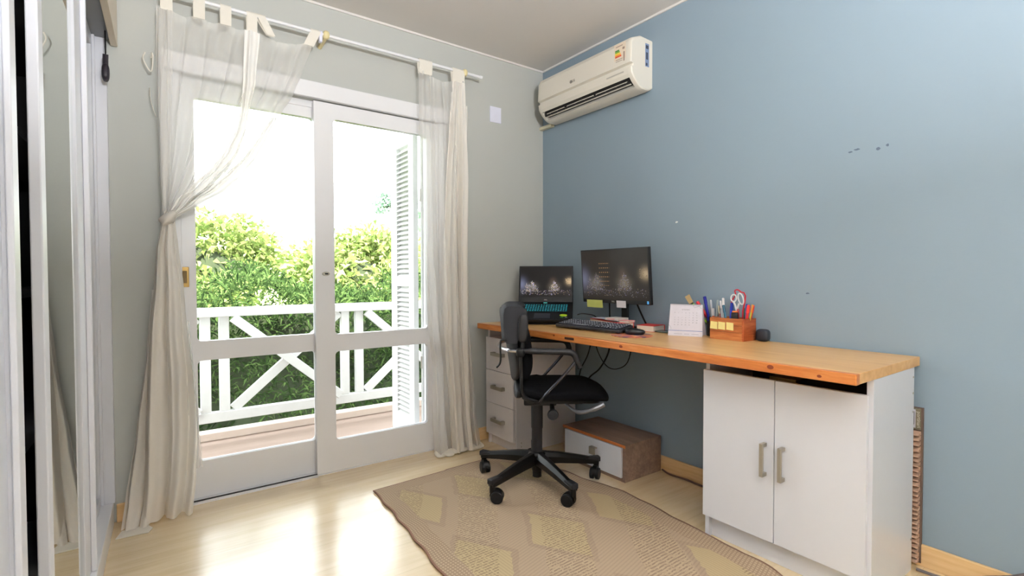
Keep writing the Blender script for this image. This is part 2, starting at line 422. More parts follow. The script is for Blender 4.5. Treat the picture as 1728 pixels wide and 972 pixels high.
# ground and planting
struct('ground', B((-60, 70, 1.4, 120, -3.2, -3.0)), mat('grass_ground', srgb(104, 128, 60), .9, noise=(3, .2)))
def leafmat(name, a, b, c):
    m = bpy.data.materials.new(name); m.use_nodes = True; t = NT(m); t.n.clear()
    out = t.new('ShaderNodeOutputMaterial'); d = t.new('ShaderNodeBsdfDiffuse'); tl = t.new('ShaderNodeBsdfTranslucent'); mx = t.new('ShaderNodeMixShader')
    g = t.new('ShaderNodeNewGeometry'); col = t.ramp(g.outputs['Random Per Island'], [(0, a), (.5, b), (1, c)])
    t.l.new(col, d.inputs[0]); t.l.new(col, tl.inputs[0]); mx.inputs[0].default_value = .35
    t.l.new(d.outputs[0], mx.inputs[1]); t.l.new(tl.outputs[0], mx.inputs[2]); t.l.new(mx.outputs[0], out.inputs[0]); return m
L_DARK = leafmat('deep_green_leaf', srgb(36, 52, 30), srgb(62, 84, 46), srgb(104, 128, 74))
L_LIME = leafmat('lime_leaf', srgb(96, 118, 60), srgb(136, 152, 88), srgb(176, 178, 128))
L_PALE = leafmat('hazed_grey_leaf', srgb(130, 160, 140), srgb(165, 188, 170), srgb(195, 212, 198))  # leaf colour lightened to stand in for distance haze
BARK = mat('bark', srgb(92, 74, 56), .9, bump=(30, .5))
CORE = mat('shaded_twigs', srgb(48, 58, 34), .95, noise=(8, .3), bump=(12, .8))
def leaves(name, n, place, lng, wid, m, parent, seed, droop=.3):
    rnd = random.Random(seed); vs = []; fs = []
    for _ in range(n):
        p, out = place(rnd)
        d = (Vector((rnd.gauss(0, 1), rnd.gauss(0, 1), rnd.gauss(.3, .8)))+out*.9).normalized()
        s = d.cross(Vector((rnd.gauss(0, 1), rnd.gauss(0, 1), rnd.gauss(0, 1)))).normalized()
        L = lng*rnd.uniform(.6, 1.3); w = wid*rnd.uniform(.7, 1.2); i = len(vs)
        q = p+d*L*.55; e = p+d*L+Vector((0, 0, -droop*L))
        vs += [p, q+s*w*.5, e, q-s*w*.5]; fs.append((i, i+1, i+2, i+3))
    off = ORG[parent.name]
    me = bpy.data.meshes.new(name); me.from_pydata([tuple(v-off) for v in vs], [], fs)
    return link(name, me, m, parent)
def blob(c, r, amp=.18, seed=0, nu=36, nv=20):
    bm = bmesh.new()
    def fn(v):
        k = 1+amp*sin(v.x*5+seed)*cos(v.y*4+seed*2)+amp*.6*sin(v.z*7+seed*3+v.x*3); return v*k
    superbox(bm, c, r, 2.2, nu, nv, fn); return bm
# hedge right behind the railing
HG = thing('hedge', 'dense green hedge growing right behind the white balcony railing', 'hedge', (-1.2, 2.3, -3.0))
def hp(r):
    x = r.uniform(-3.6, 1.2); t = r.random(); top = .92+.10*sin(x*3.1)+.07*sin(x*7.7+1)
    if t < .68:
        z = r.uniform(-.55, top); y = 1.75+.16*sin(x*6+z*5)+.12*sin(z*9+x*2)+abs(r.gauss(0, .12)); return Vector((x, y, z)), Vector((0, -1, .4))
    y = r.uniform(1.75, 3.2); return Vector((x, y, top+r.gauss(-.02, .06)+.05*(y-1.75))), Vector((0, -.4, 1))
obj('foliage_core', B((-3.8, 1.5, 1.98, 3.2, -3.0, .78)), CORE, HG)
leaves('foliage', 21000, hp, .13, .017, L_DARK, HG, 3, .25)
def tree(label, c, r, n, lng, wid, m, seed, base=-3.0, cat='tree'):
    t = thing('garden_tree', label, cat, (c[0], c[1], base))
    obj('trunk', T([(c[0], c[1], base), (c[0]+.1, c[1], (base+c[2])/2), (c[0], c[1], c[2])], [.16, .12, .06], 10), BARK, t, smooth=True)
    subs = []
    rr = random.Random(seed)
    for k in range(16):
        a = rr.uniform(0, 2*pi); e = rr.uniform(-.5, 1.2); subs.append((Vector((c[0]+r[0]*.62*cos(a)*cos(e), c[1]+r[1]*.62*sin(a)*cos(e), c[2]+r[2]*.62*sin(e))), rr.uniform(.28, .48)))
    def pl(q):
        s, k = q.choice(subs); d = Vector((q.gauss(0, 1), q.gauss(0, 1)-.3, q.gauss(.3, 1))).normalized()
        return s+Vector((d.x*r[0], d.y*r[1], d.z*r[2]))*k*q.uniform(.6, 1.15), d
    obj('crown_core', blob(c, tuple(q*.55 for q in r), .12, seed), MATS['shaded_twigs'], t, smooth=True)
    leaves('crown', n, pl, lng, wid, m, t, seed)
    return t
tree('lime green leafy tree filling the left door pane above the hedge', (-1.9, 8.4, .95), (2.4, 1.6, 1.30), 11000, .20, .085, L_LIME, 11)
tree('bright yellow green bush straddling the middle door stile beyond the hedge', (.5, 5.4, .70), (1.25, .95, 1.2), 8000, .17, .07, L_LIME, 12)
tree('tall lime tree in the right door pane reaching up beside the far house', (3.6, 11.0, 1.05), (1.8, 1.6, 1.25), 7000, .22, .09, L_LIME, 14)
tree('broad lime shrub at the left edge of the garden view', (-6.2, 10.5, .9), (2.4, 1.6, 1.3), 6000, .22, .09, L_LIME, 15)
tree('round lime bush low at the right side beside the open shutter', (4.4, 7.0, .35), (1.4, 1.1, 1.0), 5000, .17, .07, L_LIME, 16)
tree('distant haze-paled tree standing beside and above the far house', (17.9, 44, 7.0), (2.9, 2.2, 2.7), 3500, .5, .26, L_PALE, 17, 0)
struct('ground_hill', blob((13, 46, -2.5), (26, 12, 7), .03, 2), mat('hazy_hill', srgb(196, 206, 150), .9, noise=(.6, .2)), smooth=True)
HS = thing('house', 'distant pale house with grey blue roof on the hillside beyond the trees', 'building', (14.6, 39, 3.5))
obj('wall', B((13.4, 17.0, 38.5, 41.5, 2.5, 5.6)), mat('pale_house_wall', srgb(226, 226, 230), .8), HS)
bm = bmesh.new(); prism(bm, [(38.0, 5.5), (42.0, 5.5), (40.6, 6.5), (39.4, 6.5)], 'x', 13.0, 17.3); obj('roof', bm, mat('grey_blue_roof', srgb(120, 128, 150), .8), HS)
obj('window', B((14.6, 15.6, 38.46, 38.52, 4.3, 4.9)), mat('far_window', srgb(150, 150, 160), .4), HS)

# ------------------------------------------------------------------ curtains
def interp(rows, z):
    if z >= rows[0][0]: return rows[0][1:]
    for a, b in zip(rows, rows[1:]):
        if b[0] <= z <= a[0]:
            t = (a[0]-z)/(a[0]-b[0]); t = t*t*(3-2*t)*.35+t*.65
            return [p+(q-p)*t for p, q in zip(a[1:], b[1:])]
    return rows[-1][1:]
def drape(rows, folds, ph, nu=140, nv=70, zs=None, ov=.16, warp=None, sag=None):
    """hanging cloth; rows: (z, x_left, x_right, y_mid, fold depth)"""
    bm = bmesh.new(); z1, z0 = rows[0][0], rows[-1][0]; g = []
    for j in range(nv+1):
        t = j/nv; z = z1+(z0-z1)*t
        L, Rr, y, A = interp(rows, z); row = []
        for i in range(nu+1):
            u = i/nu; uu = warp(u, t) if warp else u
            w = 2*pi*folds*uu+ph+.7*sin(3.1*t+uu*4)
            x = L+(Rr-L)*min(1, max(0, uu+ov/folds*sin(w+.6)*min(1, A/.02)))
            yy = y+A*sin(w)+A*.35*sin(2.3*w+1+t*2)
            zz = z-(sag(u)*(1-t)**12 if sag else 0)
            row.append(bm.verts.new((x, yy, zz)))
        g.append(row)
    for j in range(nv):
        for i in range(nu): bm.faces.new((g[j][i], g[j][i+1], g[j+1][i+1], g[j+1][i]))
    return bm
ROD_Y, ROD_Z = -.12, 2.383
def tab(x, w, ztop, zb, par, skew=0, m=None):
    bm = bmesh.new(); pr = []
    for k in range(13):
        a = pi*k/12; pr.append((ROD_Y-.014*cos(a), ROD_Z+.013*sin(a)))
    pts = [(ROD_Y-.008, zb)]+[(ROD_Y-.014, ROD_Z-.03)]+pr+[(ROD_Y+.014, ROD_Z-.03), (ROD_Y+.006, zb)]
    A = []; Bv = []
    for (y, z) in pts:
        f = (ROD_Z-z)/(ROD_Z-zb) if z < ROD_Z else 0
        A.append(bm.verts.new((x-w/2+skew*f, y, z))); Bv.append(bm.verts.new((x+w/2+skew*f, y, z)))
    for i in range(len(pts)-1): bm.faces.new((A[i], Bv[i], Bv[i+1], A[i+1]))
    return obj('hanging_tab', bm, m or HEMM, par, smooth=True)
def sagf(xs, L, Rr, d):
    us = sorted((x-L)/(Rr-L) for x in xs)
    def f(u):
        for a, b in zip(us, us[1:]):
            if a <= u <= b: return d*sin(pi*(u-a)/(b-a))*min(1, (b-a)*4)
        return 0
    return f
# left curtain, tied back on itself
CL = thing('curtain', 'sheer off white tab curtain knotted back at the left side of the door', 'curtain', (-2.3, -.12, 0))
rowsU = [(2.315, -2.325, -1.655, -.12, .004), (2.18, -2.325, -1.70, -.12, .008), (2.036, -2.33, -1.752, -.12, .014), (1.926, -2.332, -1.813, -.12, .02), (1.843, -2.333, -1.869, -.12, .024), (1.701, -2.333, -1.937, -.12, .03),
         (1.554, -2.33, -2.064, -.12, .034), (1.443, -2.322, -2.186, -.12, .034), (1.385, -2.318, -2.262, -.12, .030), (1.35, -2.315, -2.272, -.12, .026)]
tabsL = [-2.285, -2.16, -2.052, -1.94, -1.68]
def warpL(u, t):
    k = min(1, t*1.3); a = u; c = .62+.1*t
    return a+k*(-.09*sin(2*pi*(a-c+.25))) if 0 < u < 1 else u
obj('sheer_panel', drape(rowsU, 7, .5, 220, 90, ov=.2, warp=lambda u, t: u+.0*t, sag=sagf(tabsL, -2.325, -1.655, .03)), SHEER, CL, smooth=True, sharp=180)
# thicker edge fold gathered from the middle tabs to the knot
rowsC = [(1.90, -1.862, -1.835, -.14, .006), (1.80, -1.915, -1.88, -.14, .008), (1.701, -1.975, -1.925, -.145, .010), (1.60, -2.06, -1.99, -.145, .012), (1.52, -2.14, -2.06, -.145, .014), (1.44, -2.24, -2.17, -.145, .014), (1.372, -2.30, -2.262, -.14, .012)]
obj('gathered_fold', drape(rowsC, 1.3, .8, 50, 60, ov=.1), BAND, CL, smooth=True, sharp=180)
rowsB = [(2.30, -1.975, -1.905, -.135, .006), (2.05, -1.985, -1.93, -.14, .008), (1.934, -1.995, -1.955, -.14, .010), (1.82, -2.015, -1.975, -.145, .012), (1.708, -2.065, -2.005, -.145, .014), (1.62, -2.12, -2.05, -.145, .014), (1.53, -2.20, -2.12, -.145, .014), (1.45, -2.265, -2.2, -.145, .014), (1.37, -2.30, -2.262, -.14, .012)]
obj('gathered_fold', drape(rowsB, 1.5, 0, 50, 60, ov=.1), BAND, CL, smooth=True, sharp=180)
rowsB2 = [(2.30, -2.325, -2.26, -.13, .006), (1.9, -2.33, -2.27, -.13, .012), (1.37, -2.316, -2.28, -.135, .012)]
obj('gathered_fold', drape(rowsB2, 2, 1, 40, 50, ov=.2), SHEER, CL, smooth=True, sharp=180)
for x in tabsL[:4]: tab(x, .046, 0, 2.30, CL)
tab(-1.64, .05, 0, 2.305, CL, -.035); tab(-1.90, .04, 0, 2.305, CL, .045)
rowsD = [(1.40, -2.312, -2.272, -.13, .012), (1.34, -2.322, -2.262, -.125, .02), (1.236, -2.342, -2.251, -.12, .026), (1.073, -2.353, -2.233, -.12, .028), (.864, -2.372, -2.222, -.12, .03), (.657, -2.385, -2.202, -.12, .030), (.398, -2.40, -2.19, -.12, .030), (.186, -2.41, -2.199, -.12, .03), (.012, -2.425, -2.215, -.115, .03)]
obj('lower_drape', drape(rowsD, 2.6, 1.2, 150, 80, ov=.12), VOILE2, CL, smooth=True, sharp=180)
rowsD2 = [(1.05, -2.36, -2.30, -.075, .012), (.75, -2.39, -2.31, -.075, .018), (.4, -2.435, -2.34, -.075, .02), (.12, -2.478, -2.36, -.085, .022), (.006, -2.492, -2.38, -.13, .02)]
obj('lower_drape', drape(rowsD2, 2, .3, 60, 60, ov=.22), VOILE2, CL, smooth=True, sharp=180)
rowsD3 = [(.9, -2.26, -2.215, -.07, .01), (.5, -2.25, -2.185, -.07, .015), (.20, -2.23, -2.165, -.07, .015)]
obj('lower_drape', drape(rowsD3, 1.5, .3, 40, 40, ov=.15), SHEER, CL, smooth=True, sharp=180)
bm = bmesh.new(); superbox(bm, (-2.292, -.13, 1.372), (.034, .04, .03), 2.3, 24, 16, lambda v: Vector((v.x*(1+.15*sin(v.z*160)), v.y, v.z+v.x*.5)))
obj('knot', bm, VOILE2, CL, smooth=True)
bm = bmesh.new(); prism(bm, [(-2.50, -.20), (-2.48, -.13), (-2.39, -.12), (-2.37, -.17), (-2.385, -.21)], 'z', .001, .006)
obj('hem_flap', bm, HEMM, CL, bevel=.002)
bm = bmesh.new(); tube(bm, smooth_path([(-2.365, -.06, 2.115), (-2.372, -.07, 2.08), (-2.345, -.075, 2.03), (-2.337, -.075, 2.09), (-2.34, -.06, 2.12), (-2.342, -.05, 2.10)]), .003, 8)
tr_ = obj('tie_ribbon', bm, HEMM, CL, smooth=True); bm = bmesh.new()
tube(bm, smooth_path([(-2.35, -.06, 1.96), (-2.347, -.07, 1.90), (-2.33, -.08, 1.83)]), .005, 8, flat=.4)
obj('tie_ribbon', bm, HEMM, CL, smooth=True)
# right curtain
CR = thing('curtain', 'sheer off white tab curtain hanging straight down at the right side of the door', 'curtain', (-.85, -.12, 0))
rowsR = [(2.325, -1.05, -.745, -.12, .008), (2.1, -1.048, -.72, -.12, .014), (1.869, -1.045, -.72, -.12, .02), (1.343, -1.03, -.73, -.12, .024), (.916, -1.0, -.722, -.12, .026), (.553, -.965, -.69, -.12, .028), (.22, -.96, -.665, -.12, .03), (.012, -.945, -.635, -.12, .036)]
tabsR = [-1.01, -.785]
obj('sheer_panel', drape(rowsR, 3.5, 2.2, 200, 90, ov=.16, sag=sagf(tabsR, -1.05, -.745, .03)), SHEER, CR, smooth=True, sharp=180)
rowsR2 = [(2.31, -.83, -.745, -.135, .008), (2.0, -.86, -.74, -.14, .014), (1.715, -.885, -.73, -.14, .018), (1.277, -.905, -.74, -.14, .022), (.764, -.905, -.735, -.14, .024), (.24, -.87, -.72, -.145, .026), (.012, -.86, -.70, -.15, .03)]
obj('gathered_fold', drape(rowsR2, 2, .4, 120, 80, ov=.14), VOILE2, CR, smooth=True, sharp=180)
rowsR3 = [(2.2, -.715, -.685, -.07, .006), (1.6, -.735, -.69, -.07, .01), (.8, -.74, -.685, -.075, .012), (.05, -.72, -.63, -.08, .016)]
obj('gathered_fold', drape(rowsR3, 1.5, .4, 30, 60, ov=.1), VOILE2, CR, smooth=True, sharp=180)
for x in tabsR: tab(x, .085, 0, 2.31, CR)
bm = bmesh.new()
for k in range(7):
    x = -.92+k*.045; superbox(bm, (x, -.125-.012*(k % 2), .015), (.04, .04, .014), 2.2, 16, 10, lambda v, k=k: Vector((v.x, v.y, v.z+.006*sin(v.y*60+k))))
obj('puddled_hem', bm, HEMM, CR, smooth=True)
RD = thing('curtain_rod', 'thin white curtain rod running above the glazed door', 'rod', (-1.58, ROD_Y, ROD_Z))
obj('rod', T([(-2.5, ROD_Y, ROD_Z), (-.613, ROD_Y, ROD_Z)], .0085, 14), WHITE, RD, smooth=True)
CRM = mat('cream_plastic', srgb(222, 208, 160), .5)
for x in (-1.585, -.735):
    b = obj('bracket', T([(x, 0, ROD_Z-.02), (x, ROD_Y+.01, ROD_Z-.012)], [.012, .009], 10), CRM if x < -1 else WHITE, RD, smooth=True)
    bm = bmesh.new(); superbox(bm, (x, ROD_Y, ROD_Z), (.017, .02, .022), 2.4, 18, 12); obj('ring', bm, CRM, b, smooth=True)
obj('end_cap', T([(-.62, ROD_Y, ROD_Z), (-.607, ROD_Y, ROD_Z)], .0105, 14), WHITE, RD, smooth=True)
obj('clip', B((-1.622, -1.607, ROD_Y-.012, ROD_Y+.012, ROD_Z-.045, ROD_Z+.01)), mat('bluish_white_plastic', srgb(222, 224, 240), .4), RD, bevel=.002)

# white blank plate
pw = thing('wall_plate', 'small white blank plate high on the grey wall left of the air conditioner', 'plate', (-.423, 0, 2.155))
obj('cover', B((-.469, -.377, -.008, 0, 2.155, 2.262)), mat('bluish_white_plastic', (1, 1, 1, 1)), pw, bevel=.003)

# ------------------------------------------------------------------ wardrobe (faces +x, runs towards the camera)
WD = thing('wardrobe', 'white built-in wardrobe with sliding mirrored doors along the left side', 'wardrobe', (-2.508, 0, 0), radians(-2.0))
def wo(name, bm, m, par=WD, **k): return obj(name, bm, m, par, local=True, **k)
wo('plinth', B((-.60, 0, -3.9, -.025, 0, .10)), WHITE, bevel=.003)
wo('bottom_track', B((-.078, -.052, -3.9, -.03, .098, .104)), mat('dark_track', srgb(70, 64, 62), .5, .4))
wo('side_jamb', B((-.10, .006, -.035, -.004, .10, 2.15)), ALU, bevel=.002)
fa = wo('fascia', B((.020, .045, -3.9, -.012, 2.13, 2.585)), mat('cream_board', srgb(226, 214, 196), .5), bevel=.002)
wo('top_track', B((-.10, .020, -3.9, -.02, 2.15, 2.20)), mat('grey_track', srgb(120, 120, 120), .4, .5))
wo('carcass', B((-.62, -.60, -3.9, -.03, .10, 2.585), (-.60, -.10, -.05, -.03, .10, 2.585), (-.60, -.10, -3.9, -3.88, .10, 2.585), (-.60, .02, -3.9, -.03, 2.575, 2.585)), mat('shade_dark_board', srgb(60, 58, 58), .6))  # interior colour darkened to carry the shade behind the doors
for z in (.62, 1.05, 1.50, 1.92): wo('shelf', B((-.60, -.12, -3.88, -.05, z, z+.02)), mat('shade_grey_shelf', srgb(96, 96, 98), .6))  # shelf colour also has the interior shade painted in
def sdoor(x, y0, y1, fill, stile=.03, far=None):
    far = far or stile
    d = wo('sliding_door', B((x-.022, x, y0, y0+stile, .105, 2.15), (x-.022, x, y1-far, y1, .105, 2.15), (x-.022, x, y0+stile, y1-far, .105, .15), (x-.022, x, y0+stile, y1-far, 2.10, 2.15)), ALU, bevel=.003)
    wo('mirror' if fill is MIRROR else 'door_panel', B((x-.016, x-.008, y0+stile, y1-far, .15, 2.10)), fill, d)
    return d
d1 = sdoor(-.042, -.62, -.04, MIRROR)
d2 = sdoor(-.016, -1.362, -.66, MIRROR, .05, .14)
wo('handle_profile', B((-.016, .000, -.672, -.66, .105, 2.15)), ALU, d2, bevel=.003)
wo('handle_profile', B((-.042, -.032, -.055, -.04, .105, 2.15)), ALU, d1, bevel=.002)
d3 = sdoor(-.016, -2.45, -1.575, mat('white_door_panel', srgb(218, 222, 230), .35), .09)
wo('handle_profile', B((-.016, -.006, -1.675, -1.665, .105, 2.15)), ALU, d3, bevel=.002)
sdoor(-.042, -3.3, -2.40, MATS['white_door_panel'], .06)
tr = obj('keyring_charm', T([(-2.502, -.12, 2.15), (-2.502, -.12, 2.03)], .003, 6), BLK); ORG[tr.name] = ORG[tr.name]
tag(tr, 'small dark charm hanging on a cord at the top of the wardrobe track', 'charm')
bm = bmesh.new(); superbox(bm, (-2.503, -.12, 1.975), (.014, .024, .038), 2.5, 16, 12, lambda v: Vector((v.x, v.y*(1.2-v.z*8), v.z)))
tube(bm, [(-2.502, -.125, 2.05), (-2.504, -.11, 2.0)], .010, 8)
obj('pendant', bm, mat('dark_purple_black', srgb(30, 22, 34), .5), tr, smooth=True)

# ------------------------------------------------------------------ air conditioner
AC = thing('air_conditioner', 'white wall mounted split air conditioner high on the blue wall', 'air conditioner', (0, -.57, 2.16))
prof = [(0, 2.462), (-.10, 2.466), (-.165, 2.44), (-.180, 2.415), (-.186, 2.298), (-.168, 2.292), (-.168, 2.278), (-.182, 2.272), (-.178, 2.24), (-.165, 2.222)]
low = [(-.118, 2.178), (-.09, 2.165), (-.03, 2.165), (0, 2.18)]
bm = bmesh.new(); prism(bm, prof+[(-.14, 2.235), (-.105, 2.205)]+low, 'y', -.958, -.19)
obj('body', bm, PLW, AC, smooth=True, sharp=25)
for y0, y1, s in ((-.985, -.958, -1), (-.19, -.165, 1)):
    bm = bmesh.new(); full = prof+[(-.15, 2.205)]+low
    c = (-.08, 2.31); A = []
    yo = y0 if s < 0 else y1; yi = y1 if s < 0 else y0
    rings = []
    for (yy, k) in ((yi, 1), (yi+(yo-yi)*.5, .995), (yi+(yo-yi)*.85, .97), (yo, .93)):
        rings.append([bm.verts.new((p[0] if p[0] == 0 else c[0]+(p[0]-c[0])*k, yy, c[1]+(p[1]-c[1])*k)) for p in full])
    n = len(full)
    for i in range(3):
        for k in range(n): bm.faces.new((rings[i][k], rings[i][(k+1) % n], rings[i+1][(k+1) % n], rings[i+1][k]))
    bm.faces.new(rings[0][::-1]); bm.faces.new(rings[-1])
    ec = obj('end_cap', bm, PLW, AC, smooth=True, sharp=30)
vt = obj('air_outlet', B((-.150, -.09, -.945, -.205, 2.196, 2.232)), DARK, AC)
# louvre bars in the slot
bm = bmesh.new()
dirv = Vector((.047, 0, -.044)).normalized()
def slotpt(t, dx=0): return Vector((-.165, 0, 2.222))+Vector((.047, 0, -.044))*t
for t, hgt in ((.62, .0035),):
    p = slotpt(t); box(bm, p.x-.004, p.x+.004, -.945, -.205, p.z-.003, p.z+.003)
for k, y in enumerate([-.26, -.33, -.405, -.425, -.50, -.585, -.665, -.685, -.76, -.845, -.92]):
    a = slotpt(.35); b = slotpt(.65); tube(bm, [(a.x, y, a.z), (b.x, y, b.z)], .004, 6)
p = slotpt(.32)
for (y0, y1) in ((-.40, -.225), (-.665, -.425), (-.93, -.685)): box(bm, p.x-.002, p.x+.004, y0, y1, p.z-.002, p.z+.002)
obj('louvre', bm, PLW, AC)
lab = obj('energy_label', B((-.1842, -.1832, -.948, -.862, 2.305, 2.425)), mat('label_paper', srgb(222, 206, 186), .6), AC)
for i, (c, w) in enumerate([((60, 130, 70), .030), ((120, 170, 60), .034), ((235, 205, 60), .038), ((240, 160, 50), .042), ((225, 80, 50), .046)]):
    z = 2.392-i*.0085
    obj('label_stripe', B((-.1850, -.1840, -.870-w, -.870, z-.0075, z)), mat('stripe_%d' % i, srgb(*c), .6), lab)
obj('label_print', B((-.1850, -.1840, -.94, -.925, 2.385, 2.397), (-.1850, -.1840, -.925, -.875, 2.408, 2.412), (-.1850, -.1840, -.925, -.875, 2.335, 2.338), (-.1850, -.1840, -.925, -.875, 2.325, 2.328), (-.1850, -.1840, -.94, -.932, 2.315, 2.37)), mat('label_ink', srgb(150, 130, 118), .7), lab)
sl = obj('side_label', B((-.062, -.030, -.9862, -.9852, 2.30, 2.43)), mat('blue_grey_label', srgb(120, 138, 170), .5), AC)
obj('label_print', B((-.058, -.036, -.9868, -.986, 2.40, 2.42), (-.058, -.044, -.9868, -.986, 2.305, 2.32), (-.056, -.040, -.9868, -.986, 2.34, 2.38)), mat('dark_print', srgb(60, 68, 84), .6), sl)
INK = mat('grey_ink', srgb(120, 116, 110), .6)
bm = bmesh.new(); prism(bm, [(-.500+.010*cos(a), 2.333+.010*sin(a)) for a in [k*pi/8 for k in range(16)]], 'x', -.1865, -.184); lg = obj('logo', bm, INK, AC)
text('logo_text', 'LG', .022, INK, lg, basis((-.1862, -.524, 2.333), (0, -1, 0), (0, 0, 1)))
obj('indicator_text', B((-.1815, -.1795, -.93, -.80, 2.255, 2.262)), mat('pale_grey_print', srgb(178, 174, 166), .6), AC)
obj('pipe_cover', B((-.035, 0, -.13, -.0, 2.168, 2.19)), PLY, AC, bevel=.004)

# ------------------------------------------------------------------ worktop
WT = thing('worktop', 'long varnished pine worktop spanning the drawer unit and the white cabinet', 'desk', (-.31, -1.16, .765))
obj('board', B((-.585, -.017, -2.255, -.062, .7655, .80)), TOPW, WT, bevel=.002)
obj('front_edge', B((-.612, -.585, -2.257, -.060, .765, .8)), EDGEW, WT, bevel=.003)
KN = mat('dark_mortise', srgb(58, 28, 14), .8)
obj('slot', B((-.6128, -.600, -.985, -.915, .778, .790)), KN, WT)
obj('slot', B((-.6128, -.600, -.50, -.46, .775, .792)), KN, WT)
for y, z, r in ((-1.30, .782, .007), (-1.99, .786, .008), (-.83, .79, .005), (-2.15, .779, .005)):
    bm = bmesh.new(); prism(bm, [(y+r*1.5*cos(a), z+r*sin(a)) for a in [k*pi/5 for k in range(10)]], 'x', -.6126, -.605); obj('knot', bm, mat('knot_brown', srgb(120, 50, 20), .6), WT)

def bar_handle(p0, p1, out, par, w=.012, t=.008, gap=.025):
    """flat bar pull between two posts"""
    p0, p1, out = Vector(p0), Vector(p1), Vector(out); d = (p1-p0).normalized(); s = d.cross(out)
    bm = bmesh.new()
    m = basis(p0+out*gap, d, s)
    L = (p1-p0).length
    zsg = 1 if (m.to_3x3() @ Vector((0, 0, 1))).dot(out) > 0 else -1
    box(bm, 0, L, -w/2, w/2, -t/2, t/2, m)
    for a in (0, L-w): box(bm, a, a+w, -w/2, w/2, -gap*zsg, 0, m)
    return obj('handle', bm, NICK, par, bevel=.0015)

# drawer unit
DU = thing('drawer_unit', 'narrow white three drawer unit under the left end of the worktop', 'drawers', (-.3, -.215, 0))
PUT = mat('white_board_warm', srgb(224, 220, 222), .35, noise=(20, .01))
obj('carcass', B((-.53, -.03, -.379, -.361, 0, .765), (-.53, -.03, -.086, -.068, 0, .765), (-.048, -.03, -.361, -.086, 0, .765), (-.53, -.048, -.361, -.086, .065, .08), (-.515, -.50, -.361, -.086, 0, .065), (-.53, -.048, -.361, -.086, .69, .705)), PUT, DU, bevel=.001)
for z0, z1 in ((.070, .277), (.281, .492), (.496, .707)):
    f = obj('drawer', B((-.548, -.531, -.372, -.068, z0, z1), (-.531, -.1, -.35, -.34, z0+.02, z1-.04), (-.531, -.1, -.105, -.095, z0+.02, z1-.04)), PUT, DU, bevel=.0015)
    zc = (z0+z1)/2+.005
    bar_handle((-.548, -.162, zc), (-.548, -.285, zc), (-1, 0, 0), f, .022, .010, .026)
for z in (.04, .065): 
    bm = bmesh.new(); lathe(bm, [(.004, -.0008), (.004, .0008)], n=10, mtx=Matrix.Rotation(radians(90), 4, 'X')); bmesh.ops.translate(bm, verts=bm.verts, vec=(-.49, -.3795, z)); obj('screw', bm, NICK, DU)

# white cabinet
CB = thing('cabinet', 'white two door cabinet under the right end of the worktop', 'cabinet', (-.26, -1.945, 0))
obj('carcass', B((-.462, -.072, -2.254, -2.234, 0, .765), (-.462, -.072, -1.66, -1.642, 0, .765), (-.082, -.072, -2.234, -1.66, .0, .765), (-.462, -.082, -2.234, -1.66, .092, .108), (-.44, -.425, -2.234, -1.66, 0, .092)), WHITE2, CB, bevel=.001)
BRN = mat('dark_brown_board', srgb(54, 34, 26), .6)
obj('inner_rail', B((-.12, -.083, -2.234, -1.66, .60, .765), (-.45, -.083, -2.2335, -2.228, .60, .765), (-.45, -.083, -2.234, -1.66, .585, .60)), BRN, CB)
obj('inner_bracket', B((-.40, -.30, -1.98, -1.88, .70, .712)), BRASS, CB)
for y0, y1, hy in ((-1.9395, -1.642, -1.907), (-2.242, -1.9425, -1.975)):
    d = obj('door', B((-.481, -.463, y0, y1, .094, .713)), WHITE2, CB, bevel=.0012)
    bar_handle((-.481, hy, .345), (-.481, hy, .472), (-1, 0, 0), d, .014, .010, .028)
for z in (.73, .67, .60, .12):
    bm = bmesh.new(); lathe(bm, [(.0035, -.0008), (.0035, .0008)], n=10, mtx=Matrix.Rotation(radians(90), 4, 'X')); bmesh.ops.translate(bm, verts=bm.verts, vec=(-.084, -2.2545, z)); obj('screw', bm, NICK, CB)

# slatted tile sample behind the cabinet
TP = thing('slatted_tile', 'tall brown slatted tile panel with paper label leaning behind the white cabinet', 'tile', (-.012, -2.2, 0))
SLW = wood('taupe_slat', srgb(140, 108, 88), srgb(170, 138, 116), srgb(194, 164, 140), 'y', 2, .5)
pp = obj('backing', B((-.016, -.006, -2.268, -2.06, .012, .605)), mat('shade_gap_taupe', srgb(92, 74, 64), .6), TP)  # backing darkened to deepen the shadow lines between the slats
bm = bmesh.new(); z = .018; k = 0
while z < .515:
    w = random.uniform(.016, .021)
    vs = [(-.016, z), (-.040, z-.001), (-.038, z+.003), (-.018, z+w-.004), (-.016, z+w-.004)]
    prism(bm, vs, 'y', -2.262, -2.06); z += w+.001; k += 1
obj('slat_relief', bm, SLW, TP)
obj('brand_band', B((-.0245, -.016, -2.262, -2.06, .522, .602)), mat('olive_grey_band', srgb(116, 108, 88), .6), pp)
text('brand_text', 'portinari', .0175, mat('pale_print', srgb(214, 212, 196), .6), pp, basis((-.0255, -2.2565, .561), (0, 0, -1), (0, -1, 0)))
lb = obj('paper_label', B((-.0255, -.0245, -2.247, -2.20, .528, .598)), mat('white_label', srgb(212, 210, 222), .6), pp)
obj('label_print', B((-.0265, -.0255, -2.243, -2.239, .54, .59), (-.0265, -.0255, -2.235, -2.222, .575, .592)), mat('dark_print2', srgb(74, 76, 90), .6), lb)

